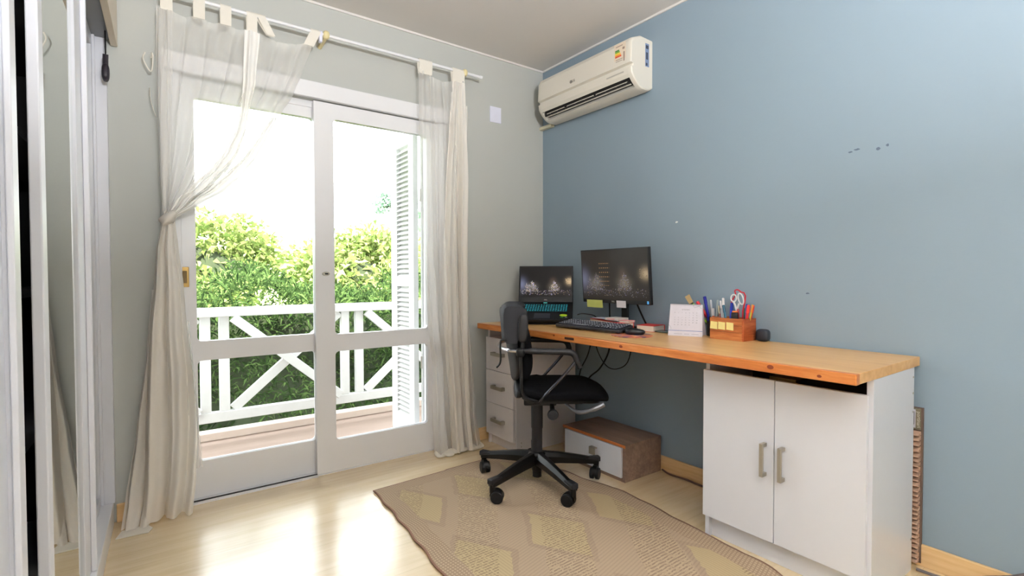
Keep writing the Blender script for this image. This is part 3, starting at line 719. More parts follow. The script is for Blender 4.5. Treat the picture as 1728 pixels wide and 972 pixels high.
# brown box drawer on the floor
BX = thing('drawer_box', 'low walnut box with one white drawer on the floor under the worktop', 'drawer box', (-.17, -.83, 0))
def bbx(n, b, m, par=BX, **k): return obj(n, B(*b), m, par, **k)
bbx('casing', [(-.322, -.02, -1.074, -1.056, 0, .20), (-.322, -.02, -.60, -.582, 0, .20), (-.322, -.02, -1.056, -.60, 0, .016), (-.34+.02, -.02, -1.056, -.60, .184, .20), (-.035, -.02, -1.056, -.60, .016, .184)], BOXW, bevel=.001)
bbx('top_edge', [(-.3245, -.321, -1.075, -.581, .186, .201)], EDGE2)
dr = bbx('drawer', [(-.328, -.31, -1.052, -.604, .02, .182)], WHITE2, bevel=.001)
hd = obj('handle', B((-.352, -.346, -.875, -.83, .098, .14), (-.352, -.328, -.875, -.83, .134, .14)), mat('antique_nickel', srgb(150, 142, 128), .45, .4), dr, bevel=.0015)

# cables
CBL = mat('grey_cable', srgb(92, 86, 88), .6)
tag(obj('floor_cable', T(smooth_path([(-.075, -2.27, .012), (-.06, -2.32, .006), (-.045, -2.37, .006), (-.035, -2.41, .02), (-.03, -2.45, .05), (-.025, -2.52, .085), (-.02, -2.60, .14), (-.02, -2.70, .20)]), .0055, 10), CBL, smooth=True), 'grey cable rising along the blue wall right of the white cabinet', 'cable')
tag(obj('floor_cable', T(smooth_path([(-.028, -1.09, .012), (-.04, -1.15, .006), (-.03, -1.25, .006), (-.04, -1.36, .006), (-.03, -1.5, .006), (-.03, -1.62, .006)]), .005, 10), mat('brown_cable', srgb(86, 62, 54), .6), smooth=True), 'brown cable lying on the floor between the walnut box and cabinet', 'cable')
tag(obj('hanging_cable', T(smooth_path([(-.15, -.665, .765), (-.15, -.62, .62), (-.14, -.54, .50), (-.12, -.50, .35)]), .004, 8), BLK, smooth=True), 'black cable hanging steeply below the worktop behind the chair, leftmost', 'cable')
tag(obj('hanging_cable', T(smooth_path([(-.15, -.81, .765), (-.15, -.79, .65), (-.15, -.72, .545), (-.14, -.62, .47), (-.12, -.55, .36)]), .005, 8), BLK, smooth=True), 'thicker black cable curving down to the left below the worktop', 'cable')
tag(obj('hanging_cable', T(smooth_path([(-.16, -.665, .765), (-.16, -.72, .64), (-.16, -.79, .57), (-.16, -.87, .566), (-.16, -.95, .62), (-.16, -.99, .765)]), .003, 8), BLK, smooth=True), 'thin black cable looping in a swag below the worktop', 'cable')

# ------------------------------------------------------------------ rug
def rug_mat():
    m = bpy.data.materials.new('woven_sisal'); m.use_nodes = True; t = NT(m); p = t.n['Principled BSDF']
    tc = t.new('ShaderNodeUVMap'); uv = t.xyz(tc.outputs[0]); u, v = uv[0], uv[1]   # metres across / along
    W, L = 1.0, 1.68
    wob = t.m('MULTIPLY', t.m('SUBTRACT', t.noise(tc.outputs[0], 30, 3), .5), .02)
    u2 = t.m('ADD', u, wob); v2 = t.m('ADD', v, wob)
    # diamonds
    def tri(a, per, off=0.0): return t.m('ABSOLUTE', t.m('SUBTRACT', t.m('FRACT', t.m('ADD', t.m('DIVIDE', a, per), off)), .5))
    dsum = t.m('ADD', tri(u2, .36, .1), tri(v2, .60))
    dia = t.m('LESS_THAN', dsum, .36)
    ring = t.m('MULTIPLY', t.m('GREATER_THAN', dsum, .36), t.m('LESS_THAN', dsum, .44))
    band = t.m('LESS_THAN', t.m('FRACT', t.m('ADD', t.m('DIVIDE', t.m('ADD', u2, t.m('MULTIPLY', v2, .6)), .42), .2)), .5)
    base = srgb(178, 158, 130); yel = srgb(184, 166, 124); pur = srgb(170, 150, 126); dk = srgb(98, 76, 72)
    c = t.mix(band, base, pur); c = t.mix(t.m('MULTIPLY', dia, .65), c, yel); c = t.mix(t.m('MULTIPLY', ring, .14), c, dk)
    # woven stripes
    st = t.m('GREATER_THAN', t.m('SINE', t.m('MULTIPLY', t.m('ADD', t.m('MULTIPLY', u, .25), v), 420)), .25)
    st2 = t.m('GREATER_THAN', t.m('SINE', t.m('MULTIPLY', t.m('SUBTRACT', u, t.m('MULTIPLY', v, .1)), 520)), .2)
    dash = t.m('MULTIPLY', t.m('GREATER_THAN', t.m('SINE', t.m('MULTIPLY', v, 430)), .1), t.m('GREATER_THAN', t.noise(tc.outputs[0], 90, 2), .45))
    c = t.mix(t.m('MULTIPLY', t.m('MULTIPLY', dash, t.m('SUBTRACT', 1.0, band)), .50), c, dk)
    c = t.mix(t.m('MULTIPLY', t.m('MULTIPLY', st, t.m('SUBTRACT', 1.0, dia)), .16), c, dk)
    c = t.mix(t.m('MULTIPLY', t.m('MULTIPLY', st2, dia), .18), c, dk)
    # border
    e = t.m('MINIMUM', t.m('MINIMUM', u, t.m('SUBTRACT', W, u)), t.m('MINIMUM', v, t.m('SUBTRACT', L, v)))
    b1 = t.m('LESS_THAN', e, .09); grid = t.m('MAXIMUM', st, st2)
    c = t.mix(b1, c, t.mix(t.m('MULTIPLY', grid, .45), srgb(178, 158, 132), srgb(108, 84, 68)))
    b0 = t.m('LESS_THAN', e, .007); c = t.mix(b0, c, srgb(138, 106, 90))
    c = t.mix(t.m('MULTIPLY', t.noise(tc.outputs[0], 200, 3), .2), c, dk)
    t.l.new(c, p.inputs['Base Color']); p.inputs['Roughness'].default_value = .9; p.inputs['Specular IOR Level'].default_value = .15
    t.l.new(t.bump(t.m('ADD', st, st2), .4, .002), p.inputs['Normal'])
    return m
def rug():
    nu, nv = 60, 110
    lft = [(-.385, -1.449), (-.8, -1.475), (-1.24, -1.516), (-1.7, -1.54), (-2.08, -1.56)]
    rgt = [(-.36, -.62), (-.58, -.545), (-.9, -.47), (-1.18, -.425), (-1.45, -.445), (-1.60, -.472), (-1.8, -.475), (-1.96, -.51), (-2.06, -.54)]
    def at(tb, y):
        if y >= tb[0][0]: return tb[0][1]
        for a, b in zip(tb, tb[1:]):
            if b[0] <= y <= a[0]:
                t = (a[0]-y)/(a[0]-b[0]); return a[1]+(b[1]-a[1])*t
        return tb[-1][1]
    bm = bmesh.new(); uvl = bm.loops.layers.uv.new('UVMap'); g = []; U = {}
    for j in range(nv+1):
        t = j/nv; row = []
        for i in range(nu+1):
            s = i/nu; y = -.385+(-2.06+.385)*t
            yl = y+.03*(1-t)*(s)*1.0
            x = at(lft, y)*(1-s)+at(rgt, y)*s + .006*sin(y*22)*(1 if s > .9 else 0) - .004*sin(y*31)*(1 if s < .1 else 0)
            edge = min(s, 1-s, t, 1-t)
            z = .006+.006*max(0, sin(y*17+s*3))*max(0, 1-edge*14)*(1 if s > .5 else .4)
            yy = yl-(.05 if (t > .97 and s > .97) else 0)*0
            v = bm.verts.new((x, yy, z)); row.append(v); U[v] = (s*1.0, t*1.68)
        g.append(row)
    for j in range(nv):
        for i in range(nu):
            f = bm.faces.new((g[j][i], g[j+1][i], g[j+1][i+1], g[j][i+1])); f.smooth = True
            for l in f.loops: l[uvl].uv = U[l.vert]
    o = obj('rug', bm, rug_mat(), smooth=True, sharp=180)
    s = o.modifiers.new('solid', 'SOLIDIFY'); s.thickness = .005; s.offset = -1
    return tag(o, 'woven beige rug with diamond pattern and dark border under the office chair', 'rug')
rug()

# ------------------------------------------------------------------ office chair (local +x = front)
CH = thing('office_chair', 'black swivel office chair with armrests on five castors in front of the worktop', 'chair', (-.705, -.80, .0085), radians(-37.7))
def co(name, bm, m, par=CH, **k): return obj(name, bm, m, par, local=True, **k)
wheel_w = [(-.863, -.464), (-1.068, -.867), (-.751, -1.124), (-.406, -.938), (-.50, -.52)]
ca, sa = cos(radians(37.7)), sin(radians(37.7))
bm = bmesh.new(); lathe(bm, [(.026, .065), (.028, .075), (.030, .105), (.046, .12), (.046, .158), (.038, .168), (.028, .17)], n=28); co('hub', bm, BASEM, smooth=True, sharp=30)
for i, (wx, wy) in enumerate(wheel_w):
    dx, dy = wx+.705, wy+.80; a = math.atan2(dy, dx)+radians(37.7)
    if i == 4: a = math.atan2(dy, dx)+radians(37.7)
    m = Matrix.Rotation(a, 4, 'Z'); RR = .325
    bm = bmesh.new()
    secs = [(.03, .030, .108, .168), (.12, .027, .102, .156), (.22, .023, .092, .136), (.30, .021, .082, .118), (RR+.018, .019, .078, .110)]
    rings = []
    for (x, w, z0, z1) in secs:
        pr = [(-w, z0), (w, z0), (w, z0+(z1-z0)*.6), (w*.45, z1), (-w*.45, z1), (-w, z0+(z1-z0)*.6)]
        rings.append([bm.verts.new(m @ Vector((x, p[0], p[1]))) for p in pr])
    for j in range(len(rings)-1):
        for k in range(6): bm.faces.new((rings[j][k], rings[j][(k+1) % 6], rings[j+1][(k+1) % 6], rings[j+1][k]))
    bm.faces.new(rings[0][::-1]); bm.faces.new(rings[-1])
    leg = co('leg', bm, BASEM, bevel=.003)
    # end cover and castor
    bm = bmesh.new(); box(bm, RR-.045, RR+.028, -.019, .019, .090, .1175, m); co('end_cover', bm, GRP, leg, bevel=.006)
    sw = a+[2.4, 2.2, -2.6, -2.2, 2.0][i]; q = m @ Vector((RR+.008, 0, 0)); mm = Matrix.Translation((q.x, q.y, 0)) @ Matrix.Rotation(sw, 4, 'Z')
    bm = bmesh.new(); tube(bm, [(0, 0, .050), (0, 0, .095)], .015, 12); 
    bmesh.ops.transform(bm, matrix=mm, verts=bm.verts)
    hood = [(.014+.031*cos(t), .034+.033*sin(t)) for t in [radians(d) for d in range(-10, 200, 15)]]
    prism(bm, [(p[0]*1.05+.006, p[1]*1.05) for p in hood], 'y', -.012, .012, mm)
    cs = co('castor', bm, BASEM, leg, smooth=True, sharp=40)
    bm = bmesh.new()
    for s in (-1, 1):
        prism(bm, [(.024+.031*cos(t), .0312+.031*sin(t)) for t in [k*pi/12 for k in range(24)]], 'y', s*.005, s*.025, mm)
    co('castor_wheel', bm, BLK, leg, bevel=.004)
bm = bmesh.new(); lathe(bm, [(.0285, .168), (.0285, .29), (.031, .295), (.031, .43), (.028, .435)], n=28); co('gas_column', bm, GRP, smooth=True, sharp=30)
bm = bmesh.new(); lathe(bm, [(.018, .012+.02), (.024, .034), (.024, .07)], n=20); co('column_foot', bm, BLK, smooth=True, sharp=30)
# mechanism
mech = co('tilt_mechanism', B((-.07, .10, -.065, .065, .425, .475), (.05, .26, -.055, .055, .435, .465), (-.05, .22, -.16, .16, .462, .478)), GRP, bevel=.01)
bm = bmesh.new(); lathe(bm, [(.006, 0), (.026, .004), (.028, .018), (.024, .03), (.004, .032)], n=20, mtx=Matrix.Rotation(radians(90), 4, 'X')); bmesh.ops.translate(bm, verts=bm.verts, vec=(.075, -.165, .412)); co('tension_knob', bm, GRP, mech, smooth=True)
co('knob_shaft', T([(.075, -.05, .44), (.075, -.17, .412)], .012, 10), BLK, mech, smooth=True)
co('lever', T(smooth_path([(.14, -.10, .45), (.20, -.18, .425), (.27, -.20, .445), (.325, -.20, .470)]), [.008]*6+[.010]*6+[.013]*6+[.014], 10), mat('dark_silver', srgb(120, 122, 128), .35, .6), mech, smooth=True)
co('seat_bracket', B((.135, .185, -.170, -.166, .468, .480)), STEEL, mech)
co('seat_rail', B((-.02, .22, -.19, -.15, .468, .476)), BLK, mech)
co('seat_rail', B((-.02, .22, .15, .19, .468, .476)), BLK, mech)
# seat
def seatf(v):
    x = v.x; z = v.z
    z -= .040*max(0, (x-.10)/.14)**2              # waterfall front
    z -= .006*(1-(v.y/.235)**2) if z > 0 else 0
    if z > 0 and x < -.12: z += .006
    y = v.y*(1-.07*max(0, (x-.12)/.12))*(1-.08*max(0, (-x-.12)/.12))
    return Vector((x, y, z))
bm = bmesh.new(); superbox(bm, (.130, 0, .512), (.240, .232, .036), 3.2, 56, 22, seatf); seat = co('seat', bm, BLKF, smooth=True, sharp=180)
bm = bmesh.new(); superbox(bm, (.120, 0, .482), (.205, .195, .020), 4, 40, 14, lambda v: Vector((v.x, v.y, v.z-.018*max(0, (v.x-.08)/.14)**2))); co('seat_shell', bm, BLK, smooth=True, sharp=180)
bm = bmesh.new(); superbox(bm, (-.096, 0, .515), (.026, .19, .036), 3, 30, 14); co('seat_rear_cap', bm, GRP, smooth=True)
# backrest : pad in front, shell behind, wrapping headcover
def backf(v, z0=.745, zh=.195):
    k = v.z/zh
    w = 1-.10*k*k
    curve = .045*(abs(v.y)/.21)**2                 # sides come forward
    lumbar = .022*cos((k+.45)*1.9)-.01*max(0, k)
    return Vector((v.x+curve+lumbar, v.y*w, v.z))
bm = bmesh.new(); superbox(bm, (-.105, 0, .750), (.034, .205, .195), 3.6, 48, 30, backf); back = co('backrest', bm, BLKF, smooth=True, sharp=180)
bm = bmesh.new(); superbox(bm, (-.148, 0, .748), (.022, .190, .190), 3.4, 48, 30, lambda v: backf(v)+Vector((-.008+.03*max(0, -v.z/.19-.3), 0, 0))); co('back_shell', bm, GRP, smooth=True, sharp=180)
bm = bmesh.new()   # cover folded over the top of the backrest
prf = [(-.176, .772), (-.186, .785), (-.192, .86), (-.192, .915), (-.186, .945), (-.170, .957), (-.115, .957), (-.092, .950), (-.085, .935), (-.10, .90), (-.112, .85), (-.118, .79), (-.125, .772)]
NU = 26; rings = []
for i in range(NU+1):
    y = -.196+.392*i/NU; cv = .022*(abs(y)/.21)**2; e = max(0, abs(y)-.180)/.016
    rings.append([bm.verts.new((p[0]+cv+.004*e, y, p[1]-.006*e*e)) for p in prf])
n = len(prf)
for i in range(NU):
    for k in range(n): bm.faces.new((rings[i][k], rings[i][(k+1) % n], rings[i+1][(k+1) % n], rings[i+1][k]))
bm.faces.new(rings[0][::-1]); bm.faces.new(rings[-1]); co('head_cover', bm, COVM, smooth=True, sharp=50)
for s in (-1, 1):
    bm = bmesh.new(); superbox(bm, (-.072, s*.222, .845), (.024, .010, .068), 3.2, 24, 20, lambda v: Vector((v.x+v.z*.05, v.y, v.z))); sp = co('side_plate', bm, GRP, smooth=True, sharp=180)
    co('side_plate_rod', T([(-.070, s*.215, .80), (-.075, s*.220, .735)], .010, 10), BLK, sp, smooth=True)
co('back_bar', T(smooth_path([(-.10, -.225, .735), (-.15, -.19, .735), (-.190, -.10, .737), (-.198, 0, .738), (-.190, .10, .737), (-.15, .19, .735), (-.10, .225, .735)]), .009, 10), STEEL, smooth=True)
co('cable_hook', T(smooth_path([(-.150, -.205, .79), (-.178, -.205, .787), (-.184, -.205, .76), (-.184, -.205, .68), (-.203, -.205, .650)]), .0045, 8), BLK, smooth=True)
for s in (-1, 1):
    ar = co('armrest', T(smooth_path([(-.10, s*.225, .735), (-.05, s*.228, .736), (.06, s*.230, .733), (.15, s*.230, .730), (.178, s*.230, .715), (.19, s*.230, .685), (.205, s*.230, .655)]), [.012]*7+[.0155]*24+[.012]*5+[.013], 14), GRP, smooth=True)
    bm = bmesh.new(); superbox(bm, (-.085, s*.226, .728), (.022, .018, .022), 3, 16, 12); co('arm_clamp', bm, BLK, ar, smooth=True)
    co('arm_strut', T(smooth_path([(.185, s*.230, .690), (.12, s*.228, .61), (.06, s*.224, .545), (.012, s*.212, .490), (.02, s*.16, .472)], 5), .008, 10), mat('dark_steel', srgb(74, 74, 80), .25, .8), ar, smooth=True)
    co('arm_post', T(smooth_path([(-.085, s*.226, .735), (-.080, s*.228, .62), (-.078, s*.228, .55), (-.060, s*.220, .505), (-.01, s*.20, .485), (.03, s*.15, .472)], 5), .009, 10), BLK, ar, smooth=True)

# ------------------------------------------------------------------ screens
def screen_mat(name, strength, haze, tint):
    m = bpy.data.materials.new(name); m.use_nodes = True; t = NT(m); p = t.n['Principled BSDF']
    uvn = t.new('ShaderNodeUVMap'); uv = t.xyz(uvn.outputs[0]); u, v = uv[0], uv[1]
    acc = haze  # grey reflection veil on the glass, put into the emission
    def blobf(cu, cv, su, sv, k, col):
        a = t.m('POWER', t.m('DIVIDE', t.m('SUBTRACT', u, cu), su), 2.0); b = t.m('POWER', t.m('DIVIDE', t.m('SUBTRACT', v, cv), sv), 2.0)
        g = t.m('MULTIPLY', t.m('EXPONENT', t.m('MULTIPLY', t.m('ADD', a, b), -1.0)), k)
        return g, col
    nz = t.noise(uvn.outputs[0], 80, 2, .8)
    tex = t.m('MULTIPLY', t.m('MAXIMUM', t.m('SUBTRACT', nz, .5), 0.0), 9.0); fine = t.noise(uvn.outputs[0], 95, 2)
    spark = t.m('GREATER_THAN', fine, .60)
    for (cu, cv, su, sv, k, col, hard) in [(.02, .42, .09, .20, .35, (.55, .6, .95, 1), 0), (.22, .34, .10, .12, .28, (.75, .68, .6, 1), 0), (.66, .34, .09, .12, .28, (.85, .7, .5, 1), 0), (.64, .55, .06, .10, .14, (.5, .3, .2, 1), 0),
        (.97, .52, .07, .11, .7, (1, .75, .45, 1), 0), (.5, .16, .7, .06, .25, (.7, .55, .6, 1), 2)]:
        g, c = blobf(cu, cv, su, sv, k, col)
        if hard == 1: g = t.m('MULTIPLY', g, t.m('ADD', t.m('MULTIPLY', tex, .75), .15))
        if hard == 2: g = t.m('MULTIPLY', g, spark)
        sc = t.new('ShaderNodeMix', data_type='RGBA', blend_type='ADD'); sc.inputs[0].default_value = 1
        mult = t.mix(1.0, c, (1, 1, 1, 1), 'MULTIPLY')
        k2 = t.new('ShaderNodeMix', data_type='RGBA'); t.l.new(g, k2.inputs[0]); k2.inputs[6].default_value = (0, 0, 0, 1); k2.inputs[7].default_value = c
        t.put(sc.inputs[6], acc); t.l.new(k2.outputs[2], sc.inputs[7]); acc = sc.outputs[2]
    if tint == 'monitor':   # small rows of warm text-like lights
        ru = t.m('MULTIPLY', t.m('GREATER_THAN', u, .27), t.m('LESS_THAN', u, .44)); rv = t.m('MULTIPLY', t.m('GREATER_THAN', v, .28), t.m('LESS_THAN', v, .76))
        rows_ = t.m('LESS_THAN', t.m('FRACT', t.m('MULTIPLY', v, 11.0)), .2); cols_ = t.m('LESS_THAN', t.m('FRACT', t.m('MULTIPLY', u, 32.0)), .5)
        mk = t.m('MULTIPLY', t.m('MULTIPLY', ru, rv), t.m('MULTIPLY', rows_, cols_))
        acc = t.mix(t.m('MULTIPLY', mk, .6), acc, (.9, .5, .2, 1))
    p.inputs['Base Color'].default_value = (.004, .004, .005, 1); p.inputs['Roughness'].default_value = .4 if tint == 'monitor' else .3; p.inputs['Specular IOR Level'].default_value = .3 if tint == 'monitor' else .08
    t.l.new(acc, p.inputs['Emission Color']); p.inputs['Emission Strength'].default_value = strength
    return m
def quad(name, m, parent, pts, local=True):
    bm = bmesh.new(); uvl = bm.loops.layers.uv.new('UVMap'); vs = [bm.verts.new(p) for p in pts]; f = bm.faces.new(vs)
    for l, uv in zip(f.loops, ((0, 0), (1, 0), (1, 1), (0, 1))): l[uvl].uv = uv
    if not local: bmesh.ops.translate(bm, verts=bm.verts, vec=-ORG[parent.name])
    me = bpy.data.meshes.new(name); bm.to_mesh(me); bm.free(); return link(name, me, m, parent)

def skyline(parent, M_, u0, v0, W, Hh, k, seed, z):
    """the night photograph on the screen: lit windows, street lamps and crowd lights"""
    rr = random.Random(seed); bms = [bmesh.new(), bmesh.new(), bmesh.new()]
    def dot(u, v, a, b, c): box(bms[c], u0+u*W, u0+(u+a)*W, v0+v*Hh, v0+(v+b)*Hh, z, z+.0002, M_)
    for (cu, wd, base, top, n) in ((.23, .12, .18, .50, 170), (.66, .10, .18, .50, 150), (.12, .06, .2, .42, 40)):
        for _ in range(n):
            q_ = rr.random()**1.2; v = base+(top-base)*q_; f = 1.0 if q_ < .45 else (.62 if q_ < .72 else .28)
            u = cu+wd*f*rr.uniform(-1, 1); dot(u, v, rr.uniform(.004, .012), rr.uniform(.006, .016), rr.choice((0, 0, 1, 2)))
        dot(cu-.002, top, .004, .05, 0)
    for _ in range(110):
        dot(rr.random()*.97, .06+.16*rr.random(), rr.uniform(.003, .012), rr.uniform(.006, .02), rr.choice((0, 1, 2)))
    for _ in range(40):
        a = rr.uniform(-1.2, 1.2); dot(.93+.05*rr.uniform(-1, 1), .52+.10*sin(a), .012, .012, 1)
    for bm, (nm, c) in zip(bms, (('pale', (.8, .78, .8)), ('amber', (.9, .62, .32)), ('violet', (.6, .5, .95)))):
        tag(obj('city_lights', bm, mat('night_%s_%d' % (nm, seed), (.02, .02, .02, 1), .6, emit=((*c, 1), k)), parent, local=True), kind='stuff')
# laptop : local x along its front edge (left to right), y towards the hinge
LP = thing('laptop', 'open black laptop with glowing cyan keys in the corner of the worktop', 'laptop', (-.354, -.429, .80), math.atan2(-.69, .72))
lo = lambda name, bm, m, par=LP, **k: obj(name, bm, m, par, local=True, **k)
tilt = Matrix.Translation((0, 0, .016)) @ Matrix.Rotation(radians(24), 4, 'X')
LBK = mat('laptop_black', srgb(15, 16, 20), .45, spec=.25, noise=(50, .02))
bm = bmesh.new(); box(bm, -.183, .183, 0, .250, 0, .020, tilt); base = lo('base', bm, LBK, bevel=.004)
bm = bmesh.new(); box(bm, -.15, .15, .105, .215, .020, .0206, tilt); lo('keyboard_deck', bm, mat('key_glow_deck', srgb(14, 20, 26), .5), base)
KEY = mat('backlit_key', srgb(12, 24, 30), .5, emit=((.0, .5, .6, 1), .07)); bm = bmesh.new()
for r in range(5):
    n = 15
    for k in range(n+3):
        x0 = -.148+k*.0166
        if r == 4 and 4 < k < 9: continue
        box(bm, x0+.001*r, x0+.0128+.001*r if k != n+2 else x0+.012, .112+r*.0198, .112+r*.0198+.0155, .0206, .0222, tilt)
lo('keys', bm, KEY, base)
GLY = mat('glowing_key_legend', srgb(20, 90, 100), .5, emit=((.04, .75, .9, 1), .75)); bm = bmesh.new()
rk = random.Random(5)
for r in range(5):
    for k in range(18):
        x0 = -.148+k*.0166+.001*r
        box(bm, x0+.003, x0+.003+rk.uniform(.003, .006), .1165+r*.0198, .1165+r*.0198+.005, .0222, .0226, tilt)
lo('key_legends', bm, GLY, base)
bm = bmesh.new(); box(bm, -.062, .04, .018, .085, .0201, .0206, tilt); lo('touchpad', bm, mat('touchpad_grey', srgb(34, 38, 46), .35), base)
bm = bmesh.new(); prism(bm, [(.125+.024*cos(a), .060+.015*sin(a)) for a in [k*pi/10 for k in range(20)]], 'z', .0201, .0208, tilt); lo('round_sticker', bm, mat('lime_sticker', srgb(176, 210, 40), .5), base)
bm = bmesh.new(); box(bm, .105, .125, .030, .038, .0201, .0206, tilt); lo('green_sticker', bm, mat('green_sticker', srgb(70, 170, 70), .5), base)
bm = bmesh.new(); box(bm, .135, .15, .032, .037, .0201, .0206, tilt); lo('white_sticker', bm, mat('white_label', (1, 1, 1, 1)), base)
bm = bmesh.new(); box(bm, -.012, .012, .228, .238, .0201, .0208, tilt); lo('power_light', bm, mat('teal_light', srgb(60, 160, 150), .4, emit=((.1, .6, .55, 1), .6)), base)
hinge = tilt @ Vector((0, .250, .010))
lid = Matrix.Translation(hinge) @ Matrix.Rotation(radians(90-4), 4, 'X')     # y up the lid
lid = Matrix.Translation(hinge) @ Matrix.Rotation(radians(78), 4, 'X')
bm = bmesh.new(); box(bm, -.183, .183, .0, .256, -.010, -.002, lid); ld = lo('lid', bm, LBK, bevel=.003)
LZ = -.0015
q = [(-.172, .042, LZ), (.172, .042, LZ), (.172, .247, LZ), (-.172, .247, LZ)]
quad('screen', screen_mat('laptop_screen', .8, (.012, .010, .009, 1), 'laptop'), ld, [lid @ Vector(v) for v in q])
skyline(ld, lid, -.172, .042, .344, .205, .75, 4, LZ+.0002)
text('logo', 'DELL', .010, mat('pale_grey_print', (1, 1, 1, 1)), ld, lid @ Matrix.Translation((0, .022, LZ)), local=True)
bm = bmesh.new(); box(bm, -.160, -.145, .012, .02, -.0, 0.006, Matrix.Translation((0, -.008, .008))); 
lo('stand', B((-.16, -.145, .0, .20, 0, .014), (.145, .16, .0, .20, 0, .014), (-.15, .15, .17, .20, 0, .09), (-.15, .15, .03, .05, 0, .022)), mat('black_plastic', (1, 1, 1, 1)), bevel=.002)
bm.free(); lo('rubber_foot', B((-.170, -.145, -.003, .012, .0, .014)), mat('pale_rubber', srgb(208, 204, 196), .6))
tag(obj('power_cable', T(smooth_path([(-.185, -.56, .865), (-.165, -.58, .872), (-.13, -.60, .868), (-.085, -.615, .855), (-.055, -.625, .82), (-.05, -.635, .803)]), .0035, 8), BLK, smooth=True), 'short black cable plugged into the right side of the laptop', 'cable')

# monitor (faces -x)
MN = thing('monitor', 'black desktop monitor with sticky notes on its lower bezel', 'monitor', (-.17, -.86, .80))
MB_ = mat('monitor_black', srgb(20, 20, 22), .45)
def mx(z): return -.2+(1.266-z)*.08      # top leans towards the viewer
y0, y1, z0, z1 = -1.122, -.603, .948, 1.266
mm = basis((mx(z0), y1, z0), (0, -1, 0), (mx(z1)-mx(z0), 0, z1-z0))    # x: left to right, y: up, z: towards viewer
Wd, Hh = y1-y0, z1-z0
def mo(name, bx, m, par=MN, **k):
    bm = bmesh.new(); box(bm, *bx, mm); return obj(name, bm, m, par, **k)
cs_ = mo('display_case', (0, Wd, 0, Hh, -.022, 0), MB_, bevel=.003)
quad('screen', screen_mat('monitor_screen', .55, (.045, .036, .028, 1), 'monitor'), cs_, [mm @ Vector(p) for p in ((.008, .022, .0006), (Wd-.008, .022, .0006), (Wd-.008, Hh-.008, .0006), (.008, Hh-.008, .0006))], local=False)
skyline(cs_, Matrix.Translation(-ORG['monitor']) @ mm, .008, .022, Wd-.016, Hh-.03, .22, 6, .0008)
text('logo', 'DELL', .011, mat('pale_print', (1, 1, 1, 1)), cs_, mm @ Matrix.Translation((Wd/2-.01, .011, .0007)))
mo('sticker', (Wd-.024, Wd-.012, .006, .022, .0, .0008), mat('glowing_blue_sticker', srgb(90, 170, 235), .5, emit=((.1, .4, .9, 1), .15)), cs_)  # sticker is no lamp; a faint glow is added to its blue
mo('sticky_note', (.035, .165, -.030, .016, .001, .0018), mat('lime_note', srgb(202, 212, 120), .8), cs_)
mo('white_note', (.275, .345, -.022, .018, .001, .0018), mat('white_paper', srgb(226, 222, 226), .8), cs_)
mo('back_hump', (.14, Wd-.14, .05, Hh-.06, -.05, -.022), MB_, bevel=.008)
st = obj('stand_column', B((-.055, -.040, -.855, -.805, .811, 1.05), (-.15, -.055, -.85, -.81, 1.0, 1.04)), MB_, MN, bevel=.004)
bm = bmesh.new(); box(bm, -.058, -.018, -.93, -.76, .8005, .811); obj('stand_foot', bm, MB_, MN, bevel=.004)
tag(obj('monitor_cable', T([(-.10, -.752, .96), (-.098, -.752, .88), (-.096, -.752, .858)], .004, 8), BLK, smooth=True), 'thin black cable hanging straight down beside the yellow note under the monitor', 'cable')
tag(obj('monitor_cable', T(smooth_path([(-.145, -.99, .98), (-.13, -1.0, .93), (-.09, -1.0, .87), (-.03, -.985, .81)]), .005, 8), BLK, smooth=True), 'short black cable dropping behind the right part of the monitor', 'cable')

# books and papers beneath the monitor
RED = mat('red_cover', srgb(196, 44, 40), .5); PAGE = mat('page_edges', srgb(226, 216, 204), .8, bump=(300, .3)); PAPER = mat('white_paper', (1, 1, 1, 1))
def book(name, label, c, w, d, h, rz, cover, z, cat='book'):
    """w along local x, d along local y"""
    b = thing(name, label, cat, (c[0], c[1], z), rz)
    o = lambda n, bx, m: obj(n, B(*bx), m, b, local=True, bevel=.0006)
    o('pages', [(-w/2+.002, w/2-.003, -d/2+.003, d/2-.003, .002, h-.002)], PAGE)
    o('cover', [(-w/2, w/2, -d/2, d/2, 0, .002), (-w/2, w/2, -d/2, d/2, h-.002, h), (w/2-.002, w/2, -d/2, d/2, .002, h-.002)], cover); return b
book('book', 'thick red covered book lying flat under the monitor behind the keyboard', (-.140, -.80, 0), .10, .36, .044, radians(-19), RED, .8003)
book('book', 'red edged white book at the right end of the stack beside the mouse', (-.092, -1.055, 0), .12, .11, .034, radians(8), RED, .8003)
book('notebook', 'dark blue notebook lying on top of the red book', (-.150, -.85, 0), .085, .20, .006, radians(-19), mat('navy_cover', srgb(32, 32, 44), .6), .8446, 'notebook')
pa = tag(obj('paper_sheet', B((-.165, -.085, -.79, -.67, .8508, .853)), mat('bluish_paper', srgb(216, 216, 232), .8)), 'folded white paper sheet on the left of the book stack', 'paper')
bx = thing('small_carton', 'small white flip carton lying on the book stack under the monitor', 'box', (-.155, -.86, .8508)); obj('carton', B((-.20, -.11, -.91, -.81, .8508, .865)), mat('carton_white', srgb(222, 212, 206), .7), bx, bevel=.001); obj('tuck_flap', B((-.2008, -.20, -.885, -.83, .853, .863)), mat('pink_print', srgb(226, 180, 176), .7), bx)
bk = book('booklet', 'small white booklet with pink edge at the right of the stack', (-.175, -.952, 0), .07, .07, .012, radians(12), mat('pink_white_cover', srgb(222, 160, 160), .6), .8446, 'booklet')
tag(obj('rubber_band', T([(-.125+.02*cos(a), -.765+.015*sin(a), .855) for a in [k*pi/8 for k in range(17)]], .0015, 6, cap=False), mat('orange_rubber', srgb(190, 110, 50), .6), smooth=True), 'small orange rubber band on the paper sheet', 'band')
